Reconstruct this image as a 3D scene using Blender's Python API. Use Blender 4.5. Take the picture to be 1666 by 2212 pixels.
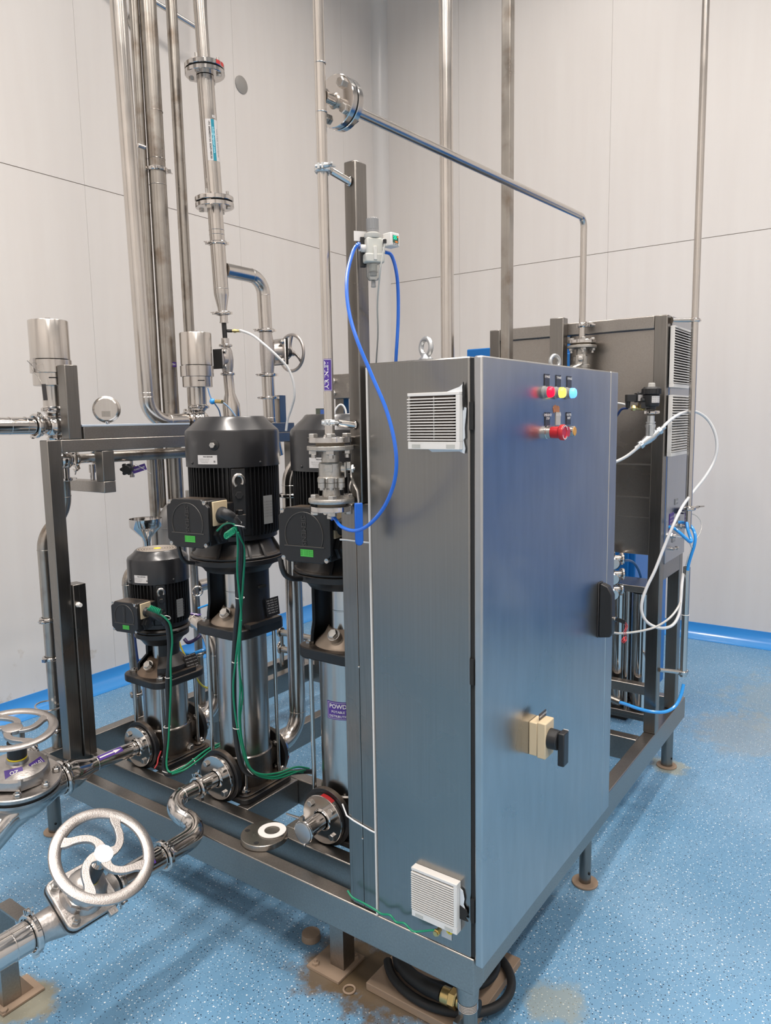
import bpy, math, random
from mathutils import Vector, Matrix
random.seed(7)
for o in list(bpy.data.objects): bpy.data.objects.remove(o, do_unlink=True)
C = bpy.context.scene.collection
S = bpy.context.scene
PI = math.pi
V = Vector
# ---------------------------------------------------------------- camera
cd = bpy.data.cameras.new('camera'); cam = bpy.data.objects.new('camera', cd); C.objects.link(cam)
cd.sensor_fit = 'HORIZONTAL'; cd.sensor_width = 36.0; cd.lens = 34.44
cd.clip_start = 0.05; cd.clip_end = 60
cam.matrix_world = Matrix([[0.579799, 0.111701, -0.807066, -1.40653], [-0.814588, 0.059166, -0.577014, -0.77129], [-0.016702, 0.991979, 0.125295, 1.59662]] + [[0, 0, 0, 1]])
S.camera = cam
# ---------------------------------------------------------------- light
S.view_settings.view_transform = 'Standard'; S.view_settings.look = 'None'
S.view_settings.gamma = 1; S.view_settings.use_curve_mapping = False
S.view_settings.exposure = 0.12
w = bpy.data.worlds.new('world'); S.world = w; w.use_nodes = True
w.node_tree.nodes['Background'].inputs[0].default_value = (0.9, 0.93, 1, 1)
w.node_tree.nodes['Background'].inputs[1].default_value = 0.25
CEIL = 5.7
LAMPS = [(-2.3, -2.6), (0.1, -2.6), (2.5, -2.6), (-2.3, -.6), (0.1, -.6), (2.5, -.6), (-2.3, 1.4), (0.1, 1.4), (2.5, 1.4)]
LAMP_POWER = 45.0
LAMP_COL = (1.0, 0.925, 0.86)
for i, (x, y) in enumerate(LAMPS):
    ld = bpy.data.lights.new('ceiling_lamp_light', 'AREA'); ld.shape = 'RECTANGLE'; ld.size = 1.15; ld.size_y = 0.28
    ld.energy = LAMP_POWER*(1.5 if x < -1 else .9); ld.spread = math.radians(140); ld.color = LAMP_COL
    lo = bpy.data.objects.new('ceiling_lamp_light', ld); C.objects.link(lo); lo.location = (x, y, CEIL - 0.075)

# ---------------------------------------------------------------- object helpers
ORG = {}
def tag(o, label=None, cat=None, group=None, kind=None):
    if label: o['label'] = label
    if cat: o['category'] = cat
    if group: o['group'] = group
    if kind: o['kind'] = kind
    return o
def thing(name, label, cat, loc, group=None, rz=0):
    o = bpy.data.objects.new(name, None); C.objects.link(o); o.empty_display_size = 0.05
    o.location = loc; o.rotation_euler = (0, 0, rz); ORG[o.name] = V(loc)
    return tag(o, label, cat, group)
def copy_tree(o, parent=None, dele=()):
    c = o.copy(); C.objects.link(c)
    if parent: c.parent = parent
    for ch in list(o.children):
        if ch.name.split('.')[0] not in dele: copy_tree(ch, c, dele)
    return c
def perp(a):
    a = V(a).normalized()
    t = V((0, 0, 1)) if abs(a.z) < .9 else V((1, 0, 0))
    u = a.cross(t).normalized(); return u, a.cross(u).normalized()
LOCAL = False
class MB:
    def __init__(s): s.v = []; s.f = []
    def add(s, vs, fs):
        n = len(s.v); s.v += [tuple(v) for v in vs]; s.f += [tuple(i + n for i in f) for f in fs]; return s
    def box(s, x0, y0, z0, x1, y1, z1):
        if x0 > x1: x0, x1 = x1, x0
        if y0 > y1: y0, y1 = y1, y0
        if z0 > z1: z0, z1 = z1, z0
        return s.add([(x0,y0,z0),(x1,y0,z0),(x1,y1,z0),(x0,y1,z0),(x0,y0,z1),(x1,y0,z1),(x1,y1,z1),(x0,y1,z1)],
            [(0,3,2,1),(4,5,6,7),(0,1,5,4),(1,2,6,5),(2,3,7,6),(3,0,4,7)])
    def obox(s, c, u, v, w, a, b, d):      # centre, three axes, full sizes
        c, u, v, w = V(c), V(u).normalized(), V(v).normalized(), V(w).normalized()
        if u.cross(v).dot(w) < 0: v = -v
        p = []
        for k in (-.5, .5):
            for i, j in ((-.5,-.5),(.5,-.5),(.5,.5),(-.5,.5)): p.append(c + u*a*i + v*b*j + w*d*k)
        return s.add(p, [(0,3,2,1),(4,5,6,7),(0,1,5,4),(1,2,6,5),(2,3,7,6),(3,0,4,7)])
    def lathe(s, c, ax, prof, n=28, close=False, u=None):    # prof: (height along axis, radius)
        c, ax = V(c), V(ax).normalized()
        if u is None: u, w_ = perp(ax)
        else: u = V(u).normalized(); w_ = ax.cross(u)
        w_ = ax.cross(u)
        vs = []; rows = []
        for h, r in prof:
            if r < 1e-6: rows.append([len(vs)]); vs.append(c + ax*h)
            else:
                rows.append(list(range(len(vs), len(vs)+n)))
                for i in range(n):
                    t = 2*PI*i/n; vs.append(c + ax*h + (u*math.cos(t) + w_*math.sin(t))*r)
        fs = []
        pairs = list(zip(rows[:-1], rows[1:]))
        if close: pairs.append((rows[-1], rows[0]))
        for a, b in pairs:
            if len(a) == 1 and len(b) == 1: continue
            for i in range(n):
                j = (i+1) % n
                if len(a) == 1: fs.append((a[0], b[j], b[i]))
                elif len(b) == 1: fs.append((a[i], a[j], b[0]))
                else: fs.append((a[i], a[j], b[j], b[i]))
        return s.add(vs, fs)
    def cyl(s, p0, p1, r, r1=None, n=24):
        p0, p1 = V(p0), V(p1); L = (p1-p0).length
        return s.lathe(p0, p1-p0, [(0,0),(0,r),(L,r if r1 is None else r1),(L,0)], n)
    def disc(s, c, ax, r, h, n=36, ch=0.0012, hole=0):
        if hole: return s.lathe(c, ax, [(0,hole),(0,r-ch),(ch,r),(h-ch,r),(h,r-ch),(h,hole)], n, close=True)
        return s.lathe(c, ax, [(0,0),(0,r-ch),(ch,r),(h-ch,r),(h,r-ch),(h,0)], n)
    def torus(s, c, ax, R, r, n=32, m=10, fl=1.0):
        return s.lathe(c, ax, [(math.sin(2*PI*k/m)*r*fl, R + math.cos(2*PI*k/m)*r) for k in range(m)], n, close=True)
    def hexa(s, c, ax, r, h, rot=0.0):
        u, w_ = perp(ax); u = u*math.cos(rot) + w_*math.sin(rot)
        s.lathe(c, ax, [(0,0),(0,r),(h*.85,r),(h,r*.86),(h,0)], 6, u=u); return s
    def tube(s, pts, r, n=12, cap=True):
        pts = [V(p) for p in pts]; N = len(pts)
        rr = r if isinstance(r, (list, tuple)) else [r]*N
        T = []
        for i in range(N):
            t = (pts[min(i+1,N-1)] - pts[max(i-1,0)])
            T.append(t.normalized() if t.length > 1e-9 else V((0,0,1)))
        u, _ = perp(T[0]); vs = []
        for i in range(N):
            u = (u - T[i]*u.dot(T[i])).normalized(); w_ = T[i].cross(u)
            for k in range(n):
                a = 2*PI*k/n; vs.append(pts[i] + (u*math.cos(a) + w_*math.sin(a))*rr[i])
        fs = [(i*n+k, i*n+(k+1)%n, (i+1)*n+(k+1)%n, (i+1)*n+k) for i in range(N-1) for k in range(n)]
        if cap:
            fs.append(tuple(range(n-1,-1,-1))); fs.append(tuple((N-1)*n+k for k in range(n)))
        return s.add(vs, fs)
    def prism(s, c, u, v, poly, h):        # polygon in (u,v), extruded along u x v by h
        c, u, v = V(c), V(u).normalized(), V(v).normalized(); w_ = u.cross(v); n = len(poly)
        vs = [c + u*a + v*b for a, b in poly] + [c + u*a + v*b + w_*h for a, b in poly]
        return s.add(vs, [tuple(range(n-1,-1,-1)), tuple(range(n,2*n))] + [(i,(i+1)%n,(i+1)%n+n,i+n) for i in range(n)])
    def sphere(s, c, r, ax=(0,0,1), n=20, m=10, a0=-PI/2, a1=PI/2, sz=1.0):
        return s.lathe(c, ax, [(math.sin(a0+(a1-a0)*k/m)*r*sz, max(0,math.cos(a0+(a1-a0)*k/m)*r) if 0<k<m or abs(abs(a0)-PI/2)>.01 else 0) for k in range(m+1)], n)
    def patch(s, fn, w_, h, nx=8, ny=1):
        vs = [fn(-w_/2 + w_*i/nx, -h/2 + h*j/ny) for j in range(ny+1) for i in range(nx+1)]
        return s.add(vs, [(j*(nx+1)+i, j*(nx+1)+i+1, (j+1)*(nx+1)+i+1, (j+1)*(nx+1)+i) for j in range(ny) for i in range(nx)])
    def build(s, name, m, parent=None, bevel=0, label=None, cat=None, group=None, kind=None, ang=35, local=False, at=None):
        root = parent
        while root is not None and root.parent is not None: root = root.parent
        off = V((0,0,0))
        if root is not None and not (local or LOCAL): off = ORG.get(root.name, V((0,0,0)))
        if at is not None: off = V(at)
        me = bpy.data.meshes.new(name)
        me.from_pydata([tuple(V(v)-off) for v in s.v], [], s.f); me.materials.append(m)
        me.shade_smooth(); me.set_sharp_from_angle(angle=math.radians(ang)); me.update()
        o = bpy.data.objects.new(name, me); C.objects.link(o)
        if parent is not None: o.parent = parent
        if at is not None: o.location = at; ORG[o.name] = off
        if bevel:
            b = o.modifiers.new('bevel', 'BEVEL'); b.width = bevel; b.segments = 2; b.limit_method = 'ANGLE'; b.angle_limit = math.radians(40)
        return tag(o, label, cat, group, kind)
def fillet(pts, r, n=8):
    pts = [V(p) for p in pts]; out = [pts[0]]
    for i in range(1, len(pts)-1):
        a, b, c = pts[i-1], pts[i], pts[i+1]
        d0, d1 = (a-b).normalized(), (c-b).normalized(); th = d0.angle(d1)
        rr = r[i-1] if isinstance(r, (list, tuple)) else r
        if th > PI-.02: out.append(b); continue
        t = rr/math.tan(th/2); t = min(t, (a-b).length*.49 if i > 1 else (a-b).length*.98, (c-b).length*.49 if i < len(pts)-2 else (c-b).length*.98)
        rr = t*math.tan(th/2); cen = b + (d0+d1).normalized()*(rr/math.sin(th/2)); p0 = b+d0*t; p1 = b+d1*t
        e0 = (p0-cen); e1 = (p1-cen); w_ = e0.angle(e1)
        for k in range(n+1):
            f = k/n; out.append(cen + (e0*math.sin((1-f)*w_) + e1*math.sin(f*w_))/math.sin(w_))
    out.append(pts[-1]); return out
def spline(P, n=8):
    P = [V(p) for p in P]; out = []
    Q = [P[0]*2-P[1]] + P + [P[-1]*2-P[-2]]
    for i in range(1, len(Q)-2):
        a, b, c, d = Q[i-1:i+3]
        for k in range(n):
            t = k/n; out.append(.5*((2*b) + (c-a)*t + (2*a-5*b+4*c-d)*t*t + (3*b-a-3*c+d)*t**3))
    out.append(P[-1]); return out
def cylmap(c, ax, e, r):                   # sheet wrapped on a cylinder: x round it, y along it
    c, ax, e = V(c), V(ax).normalized(), V(e); e = (e - ax*e.dot(ax)).normalized(); f = ax.cross(e)
    return lambda x, y: c + ax*y + (e*math.cos(x/r) + f*math.sin(x/r))*r
def planemap(c, u, v):
    c, u, v = V(c), V(u).normalized(), V(v).normalized()
    return lambda x, y: c + u*x + v*y
def rot90(fn): return lambda x, y: fn(-y, x)
def rotm90(fn): return lambda x, y: fn(y, -x)
def lettering(text, size, fn, m, parent, name='lettering', bold=0.0, fit=None):
    cu = bpy.data.curves.new('t', 'FONT'); cu.body = text; cu.size = size; cu.align_x = 'CENTER'; cu.align_y = 'CENTER'; cu.offset = bold*size
    cu.resolution_u = 2
    to = bpy.data.objects.new('t', cu); C.objects.link(to)
    dg = bpy.context.evaluated_depsgraph_get(); me = bpy.data.meshes.new_from_object(to.evaluated_get(dg))
    bpy.data.objects.remove(to, do_unlink=True)
    xs = [v.co.x for v in me.vertices]; k = 1.0
    if fit and xs: k = fit/(max(xs)-min(xs))
    mb = MB(); mb.v = [tuple(fn(v.co.x*k, v.co.y)) for v in me.vertices]; mb.f = [tuple(p.vertices) for p in me.polygons]
    bpy.data.meshes.remove(me)
    return mb.build(name, m, parent)

# ---------------------------------------------------------------- materials
MATS = {}
def nodes(name):
    m = bpy.data.materials.new(name); m.use_nodes = True; nt = m.node_tree
    return m, nt, nt.nodes['Principled BSDF']
def simple(name, col, rough=.5, metal=0, emit=None, es=0, alpha=None, coat=0, bump=0, bscale=200, trans=0, ior=1.45):
    m, nt, b = nodes(name)
    b.inputs['Base Color'].default_value = (*col, 1); b.inputs['Roughness'].default_value = rough; b.inputs['Metallic'].default_value = metal
    if emit: b.inputs['Emission Color'].default_value = (*emit, 1); b.inputs['Emission Strength'].default_value = es
    if coat: b.inputs['Coat Weight'].default_value = coat; b.inputs['Coat Roughness'].default_value = .15
    if trans: b.inputs['Transmission Weight'].default_value = trans; b.inputs['IOR'].default_value = ior
    if bump:
        tc = nt.nodes.new('ShaderNodeTexCoord'); n = nt.nodes.new('ShaderNodeTexNoise'); n.inputs['Scale'].default_value = bscale
        bp = nt.nodes.new('ShaderNodeBump'); bp.inputs['Strength'].default_value = bump; bp.inputs['Distance'].default_value = .001
        nt.links.new(tc.outputs['Object'], n.inputs['Vector']); nt.links.new(n.outputs['Fac'], bp.inputs['Height']); nt.links.new(bp.outputs['Normal'], b.inputs['Normal'])
    return m
def ramp(nt, src, stops):
    r = nt.nodes.new('ShaderNodeValToRGB'); el = r.color_ramp.elements
    while len(el) > 1: el.remove(el[-1])
    el[0].position = stops[0][0]; el[0].color = (*stops[0][1], 1)
    for p, c in stops[1:]:
        e = el.new(p); e.color = (*c, 1)
    nt.links.new(src, r.inputs[0]); return r
def g(x): return (x, x, x)
def steel(name, c0, c1, r0, r1, stretch=(40,40,1.2), blotch=3.0, bump=.05, stain=None, aniso=0, seed=0):
    # grain of the brushing plus smears, as relief, tint and gloss of the real sheet
    m, nt, b = nodes(name); N = nt.nodes.new; L = nt.links.new
    b.inputs['Metallic'].default_value = 1.0
    tc = N('ShaderNodeTexCoord'); mp = N('ShaderNodeMapping'); mp.inputs['Scale'].default_value = stretch; mp.inputs['Location'].default_value = (seed, seed*.7, seed*.3)
    L(tc.outputs['Object'], mp.inputs['Vector'])
    n1 = N('ShaderNodeTexNoise'); n1.inputs['Scale'].default_value = 6; n1.inputs['Detail'].default_value = 4; L(mp.outputs['Vector'], n1.inputs['Vector'])
    n2 = N('ShaderNodeTexNoise'); n2.inputs['Scale'].default_value = blotch; n2.inputs['Detail'].default_value = 5; n2.inputs['Distortion'].default_value = .6; L(tc.outputs['Object'], n2.inputs['Vector'])
    mx = N('ShaderNodeMix'); mx.data_type = 'FLOAT'; mx.inputs[0].default_value = .5; L(n1.outputs['Fac'], mx.inputs[2]); L(n2.outputs['Fac'], mx.inputs[3])
    rc = ramp(nt, mx.outputs[0], [(.25, c0), (.75, c1)]); rr = ramp(nt, n2.outputs['Fac'], [(.22, g(r0)), (.78, g(r1))])
    col = rc.outputs[0]
    if stain:
        n3 = N('ShaderNodeTexNoise'); n3.inputs['Scale'].default_value = 9; n3.inputs['Detail'].default_value = 6; L(tc.outputs['Object'], n3.inputs['Vector'])
        f = ramp(nt, n3.outputs['Fac'], [(.52, g(0)), (.7, g(.75))]); m2 = N('ShaderNodeMix'); m2.data_type = 'RGBA'
        L(f.outputs[0], m2.inputs[0]); L(col, m2.inputs[6]); m2.inputs[7].default_value = (*stain, 1); col = m2.outputs[2]
    L(col, b.inputs['Base Color']); L(rr.outputs[0], b.inputs['Roughness'])
    if aniso: b.inputs['Anisotropic'].default_value = aniso
    if bump:
        bp = N('ShaderNodeBump'); bp.inputs['Strength'].default_value = bump; bp.inputs['Distance'].default_value = .002; L(n1.outputs['Fac'], bp.inputs['Height']); L(bp.outputs['Normal'], b.inputs['Normal'])
    return m
STEEL = steel('brushed_steel_frame', (.27,.25,.23), (.40,.375,.35), .28, .42, (30,30,30), 4, .03)
STEELV = steel('brushed_steel_post', (.20,.19,.175), (.30,.28,.26), .24, .38, (60,60,1.5), 3, .02)
CABIN = steel('brushed_cabinet_side', (.25,.245,.235), (.30,.295,.285), .22, .34, (30,30,.5), 1.6, .008)
DOORM = steel('smeared_cabinet_door', (.40,.40,.40), (.52,.52,.52), .22, .42, (5,5,1.0), 2.2, .004, seed=3)
PIPE = steel('satin_pipe_steel', (.52,.485,.45), (.66,.62,.58), .17, .28, (50,50,1.0), 5, .02)
PIPED = steel('dull_pipe_steel', (.32,.295,.27), (.46,.43,.39), .24, .36, (50,50,1.0), 7, .05, stain=(.20,.15,.11))
POL = steel('polished_steel', (.56,.53,.505), (.62,.59,.565), .10, .17, (8,8,8), 3, .0)
SLEEVE = steel('pump_sleeve_steel', (.42,.395,.37), (.55,.52,.49), .20, .30, (30,30,1), 4, .02)
CAST = steel('cast_steel', (.46,.43,.41), (.58,.545,.52), .30, .44, (20,20,20), 12, .35)
CASTB = steel('rough_cast_valve', (.40,.38,.35), (.52,.495,.46), .34, .46, (25,25,25), 12, .45)
WHEELM = steel('satin_cast_handwheel', (.38,.35,.335), (.47,.44,.42), .34, .44, (60,60,60), 20, .35)
BOLT = steel('zinc_bolt_steel', (.46,.44,.42), (.60,.58,.55), .22, .34, (10,10,10), 20, .0)
GALV = steel('galvanised_steel', (.52,.54,.55), (.68,.70,.71), .30, .42, (10,10,10), 30, .05)
BRASS = simple('brass', (.62,.46,.20), .3, 1)
RUST = simple('rusty_plate', (.34,.25,.18), .75, .2, bump=.4, bscale=60)
def dusty(name, base, dust, rough):
    m, nt, b = nodes(name); N = nt.nodes.new; L = nt.links.new
    tc = N('ShaderNodeTexCoord'); n = N('ShaderNodeTexNoise'); n.inputs['Scale'].default_value = 14; n.inputs['Detail'].default_value = 6; L(tc.outputs['Object'], n.inputs['Vector'])
    ge = N('ShaderNodeNewGeometry'); sx = N('ShaderNodeSeparateXYZ'); L(ge.outputs['Normal'], sx.inputs[0])
    r1 = ramp(nt, sx.outputs['Z'], [(.55, g(0)), (.95, g(1))]); r2 = ramp(nt, n.outputs['Fac'], [(.38, g(0)), (.62, g(.9))])
    mu = N('ShaderNodeMath'); mu.operation = 'MULTIPLY'; L(r1.outputs[0], mu.inputs[0]); L(r2.outputs[0], mu.inputs[1])
    mx = N('ShaderNodeMix'); mx.data_type = 'RGBA'; L(mu.outputs[0], mx.inputs[0]); mx.inputs[6].default_value = (*base, 1); mx.inputs[7].default_value = (*dust, 1)
    L(mx.outputs[2], b.inputs['Base Color']); b.inputs['Roughness'].default_value = rough
    bp = N('ShaderNodeBump'); bp.inputs['Strength'].default_value = .15; bp.inputs['Distance'].default_value = .001; L(n.outputs['Fac'], bp.inputs['Height']); L(bp.outputs['Normal'], b.inputs['Normal'])
    return m
BLACK = dusty('black_cast_paint', (.010,.010,.011), (.10,.075,.055), .38)
BLACKG = simple('black_cover_paint', (.014,.014,.016), .30, 0, coat=.25, bump=.1, bscale=500)
BLACKP = simple('black_plastic', (.016,.016,.017), .42)
RUBBER = simple('black_rubber', (.012,.012,.012), .6)
GREENW = simple('green_wire_sheath', (.005,.22,.11), .35)
YELGRN = simple('yellow_sheath', (.62,.55,.05), .4)
BLUEH = simple('blue_hose', (.01,.13,.62), .22, coat=.5)
BLUEL = simple('bright_blue_hose', (.02,.30,.78), .2, coat=.5)
BLUEG = simple('blue_grip', (.004,.10,.48), .4)
NAVY = simple('navy_cable', (.01,.03,.12), .4)
WHITEH = simple('milky_tube', (.66,.67,.68), .35)
CLEARH = simple('clear_tube', (.70,.69,.66), .2, trans=.35)
WHITEP = simple('white_plastic', (.70,.68,.65), .45)
GREYP = simple('grey_plastic', (.46,.46,.43), .45)
DGREYP = simple('mid_grey_plastic', (.26,.26,.26), .45)
CREAM = simple('cream_plastic', (.62,.50,.33), .5, bump=.15, bscale=120)
WPAPER = simple('white_label', (.60,.58,.57), .5)
GREYINK = simple('grey_ink', (.16,.15,.15), .6)
INK = simple('black_ink', (.02,.02,.02), .6)
WINK = simple('white_ink', (.75,.73,.72), .5)
PURPLE = simple('purple_label', (.075,.030,.25), .45)
TEAL = simple('teal_band', (.005,.24,.33), .45)
LBLUE = simple('pale_blue_ink', (.35,.72,.85), .5)
GREENL = simple('green_label', (.06,.42,.06), .5)
REDM = simple('red_paint', (.34,.012,.015), .45)
REDP = simple('red_plastic', (.52,.01,.02), .35, coat=.4)
ORANGE = simple('amber_cap', (.62,.30,.05), .4)
YELL = simple('yellow_mark', (.75,.58,.02), .5)
BROWN = simple('orange_brown_residue', (.42,.17,.08), .7)
DARK = simple('dark_void', (.012,.012,.012), .8)
SEAL = simple('white_silicone', (.62,.66,.70), .5, bump=.5, bscale=120)
PTFE = simple('white_gasket', (.80,.77,.74), .5)
BLUEPAINT = simple('blue_machine_paint', (.002,.14,.46), .4)
GLASS = simple('clear_bowl', (.90,.90,.87), .12, trans=.92, ior=1.4)
TRAYLID = simple('pale_tray_lid', (.50,.57,.66), .35, .3)
EM_R = simple('lit_red_lens', (.5,.0,.03), .3, emit=(1,.0,.03), es=1.3)
EM_Y = simple('lit_yellow_lens', (.7,.5,.0), .3, emit=(1,.80,.08), es=2.2)
EM_B = simple('lit_blue_lens', (.1,.3,.8), .3, emit=(.10,.36,1), es=1.7)
EM_G = simple('lit_green_digits', (0,.6,.3), .4, emit=(0,.85,.38), es=1.3)
EM_O = simple('lit_orange_digits', (.6,.15,0), .4, emit=(.9,.18,.04), es=.9)
LCD = simple('dark_display', (.03,.10,.07), .3)
EOF=None

# ---------------------------------------------------------------- room shell
def wall_mat():
    m, nt, b = nodes('painted_wall_panel'); N = nt.nodes.new; L = nt.links.new
    tc = N('ShaderNodeTexCoord'); mp = N('ShaderNodeMapping'); mp.inputs['Scale'].default_value = (6, 6, .5); L(tc.outputs['Object'], mp.inputs[0])
    n = N('ShaderNodeTexNoise'); n.inputs['Scale'].default_value = 2.0; n.inputs['Detail'].default_value = 4; L(mp.outputs[0], n.inputs['Vector'])
    r = ramp(nt, n.outputs['Fac'], [(.3, (.70,.66,.625)), (.7, (.725,.69,.655))])
    n2 = N('ShaderNodeTexNoise'); n2.inputs['Scale'].default_value = 7; n2.inputs['Detail'].default_value = 9; n2.inputs['Roughness'].default_value = .7; L(tc.outputs['Object'], n2.inputs['Vector'])
    ge = N('ShaderNodeNewGeometry'); sp = N('ShaderNodeSeparateXYZ'); L(ge.outputs['Position'], sp.inputs[0])
    # scuffs and splashes only near the floor
    h = N('ShaderNodeMapRange'); L(sp.outputs['Z'], h.inputs[0]); h.inputs[1].default_value = .9; h.inputs[2].default_value = .05
    q = ramp(nt, n2.outputs['Fac'], [(.60, g(0)), (.68, g(.75))]); mu = N('ShaderNodeMath'); mu.operation = 'MULTIPLY'; L(h.outputs[0], mu.inputs[0]); L(q.outputs[0], mu.inputs[1])
    mx = N('ShaderNodeMix'); mx.data_type = 'RGBA'; L(mu.outputs[0], mx.inputs[0]); L(r.outputs[0], mx.inputs[6]); mx.inputs[7].default_value = (.50,.42,.33,1)
    L(mx.outputs[2], b.inputs['Base Color']); b.inputs['Roughness'].default_value = .42
    return m
WALL = wall_mat(); JOINT = simple('panel_joint', (.34,.30,.26), .7)
XW, YW, X0, Y0 = 4.12, 3.18, -3.8, -4.2
def floor_mat():
    m, nt, b = nodes('blue_flake_floor'); N = nt.nodes.new; L = nt.links.new
    tc = N('ShaderNodeTexCoord')
    n = N('ShaderNodeTexNoise'); n.inputs['Scale'].default_value = 1.6; n.inputs['Detail'].default_value = 5; L(tc.outputs['Object'], n.inputs['Vector'])
    base = ramp(nt, n.outputs['Fac'], [(.30, (.105,.255,.415)), (.70, (.165,.315,.47))])
    col = base.outputs[0]
    for sc, cut, tint, s in ((62, .63, (.70,.76,.80), 0), (70, .60, (.010,.03,.07), 5), (110, .70, (.62,.70,.76), 9), (120, .72, (.015,.04,.09), 14)):
        mp = N('ShaderNodeMapping'); mp.inputs['Location'].default_value = (s, s*1.7, 0); L(tc.outputs['Object'], mp.inputs[0])
        vo = N('ShaderNodeTexVoronoi'); vo.voronoi_dimensions = '2D'; vo.inputs['Scale'].default_value = sc; L(mp.outputs[0], vo.inputs['Vector'])
        sp = N('ShaderNodeSeparateColor'); L(vo.outputs['Color'], sp.inputs[0])
        c1 = N('ShaderNodeMath'); c1.operation = 'GREATER_THAN'; L(sp.outputs[0], c1.inputs[0]); c1.inputs[1].default_value = cut
        sz = N('ShaderNodeMath'); sz.operation = 'MULTIPLY_ADD'; L(sp.outputs[1], sz.inputs[0]); sz.inputs[1].default_value = .09; sz.inputs[2].default_value = .07
        c2 = N('ShaderNodeMath'); c2.operation = 'LESS_THAN'; L(vo.outputs['Distance'], c2.inputs[0]); L(sz.outputs[0], c2.inputs[1])
        c3 = N('ShaderNodeMath'); c3.operation = 'MULTIPLY'; L(c1.outputs[0], c3.inputs[0]); L(c2.outputs[0], c3.inputs[1])
        mx = N('ShaderNodeMix'); mx.data_type = 'RGBA'; L(c3.outputs[0], mx.inputs[0]); L(col, mx.inputs[6]); mx.inputs[7].default_value = (*tint, 1); col = mx.outputs[2]
    # rust and grime round the bolted feet, and faint scuffs further off
    n4 = N('ShaderNodeTexNoise'); n4.inputs['Scale'].default_value = 12; n4.inputs['Detail'].default_value = 8; n4.inputs['Roughness'].default_value = .65; L(tc.outputs['Object'], n4.inputs['Vector'])
    for (sx, sy, rad, tint, top) in ((-.49, 1.17, .125, (.26,.24,.17), .92), (.13, .50, .17, (.16,.115,.07), .96), (.17, .34, .22, (.13,.09,.05), .95), (1.94, .05, .10, (.35,.33,.20), .6), (.35, -.06, .10, (.30,.29,.20), .55),
                                 (3.1, -.55, .7, (.33,.32,.24), .32), (2.5, -.2, .35, (.30,.28,.22), .35)):
        vd = N('ShaderNodeVectorMath'); vd.operation = 'DISTANCE'; L(tc.outputs['Object'], vd.inputs[0]); vd.inputs[1].default_value = (sx, sy, 0)
        ad = N('ShaderNodeMath'); ad.operation = 'MULTIPLY_ADD'; L(n4.outputs['Fac'], ad.inputs[0]); ad.inputs[1].default_value = -rad*1.6; L(vd.outputs['Value'], ad.inputs[2])
        mr = N('ShaderNodeMapRange'); L(ad.outputs[0], mr.inputs[0]); mr.inputs[1].default_value = rad*.12; mr.inputs[2].default_value = -rad*.2; mr.inputs[4].default_value = top
        mx = N('ShaderNodeMix'); mx.data_type = 'RGBA'; L(mr.outputs[0], mx.inputs[0]); L(col, mx.inputs[6]); mx.inputs[7].default_value = (*tint, 1); col = mx.outputs[2]
    L(col, b.inputs['Base Color'])
    rr = ramp(nt, n.outputs['Fac'], [(.3, g(.38)), (.7, g(.5))]); L(rr.outputs[0], b.inputs['Roughness'])
    bp = N('ShaderNodeBump'); bp.inputs['Strength'].default_value = .12; bp.inputs['Distance'].default_value = .002; L(n4.outputs['Fac'], bp.inputs['Height']); L(bp.outputs['Normal'], b.inputs['Normal'])
    return m
FLOOR = floor_mat()
MB().box(X0, Y0, -.12, XW, YW, 0).build('floor', FLOOR, kind='structure')
MB().box(X0, Y0, CEIL, XW, YW, CEIL+.1).build('ceiling', simple('ceiling_panel_paint', (.66,.64,.61), .5), kind='structure')
def panel_wall(name, horiz, fixed, sgn, a0, a1, joint, pitch, zj):
    # horiz 'x': runs along X at Y = fixed; sgn: direction of the room side
    back = MB()
    if horiz == 'x': back.box(a0, fixed, 0, a1, fixed-sgn*.1, CEIL)
    else: back.box(fixed, a0, 0, fixed-sgn*.1, a1, CEIL)
    w_ = back.build(name, JOINT, kind='structure'); ORG[w_.name] = V((0,0,0))
    t = joint
    while t - pitch > a0: t -= pitch
    xs = [a0]
    while t < a1: xs.append(t); t += pitch
    xs.append(a1)
    for z0, z1 in ((0, zj), (zj, CEIL)):
        for p, q in zip(xs[:-1], xs[1:]):
            m = MB(); e = .0007
            za, zb = z0 + (.0022 if z0 else 0), z1 - .0022
            if horiz == 'x': m.box(p+e, fixed, za, q-e, fixed+sgn*.006, zb)
            else: m.box(fixed, p+e, za, fixed+sgn*.006, q-e, zb)
            m.build('wall_panel', WALL, w_)
    return w_
panel_wall('wall_left', 'x', YW, -1, X0, XW, 2.408, 1.2, 2.95)
panel_wall('wall_right', 'y', XW, -1, Y0, YW, 1.133, 1.247, 2.78)
panel_wall('wall_rear', 'y', X0, 1, Y0, YW, 0, 1.2, 2.9)
panel_wall('wall_front', 'x', Y0, 1, X0, XW, 0, 1.2, 2.9)
# coved floor trim: quarter round swept along the two walls in view, same blue coating
COVE = simple('blue_cove_coating', (.045,.27,.66), .22, coat=.4)
def cove(name, horiz, fixed, a0, a1, r=.10):
    prof = [(0, r)] + [(r - r*math.cos(t), r - r*math.sin(t)) for t in [PI/2*k/8 for k in range(9)]] + [(r, 0), (0, 0)]
    prof = [(.006, r)] + [(r - (r-.006)*math.cos(PI/2*k/8), r - (r-.003)*math.sin(PI/2*k/8)) for k in range(9)] + [(r, .0), (0.0, .0), (0, r)]
    m = MB(); n = len(prof); vs = []
    for a in (a0, a1):
        for d, z in prof: vs.append((a, fixed-d, z) if horiz == 'x' else (fixed-d, a, z))
    m.add(vs, [(i, (i+1)%n, (i+1)%n+n, i+n) for i in range(n)] + [tuple(range(n)), tuple(range(2*n-1, n-1, -1))])
    return m.build(name, COVE, kind='structure')
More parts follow.
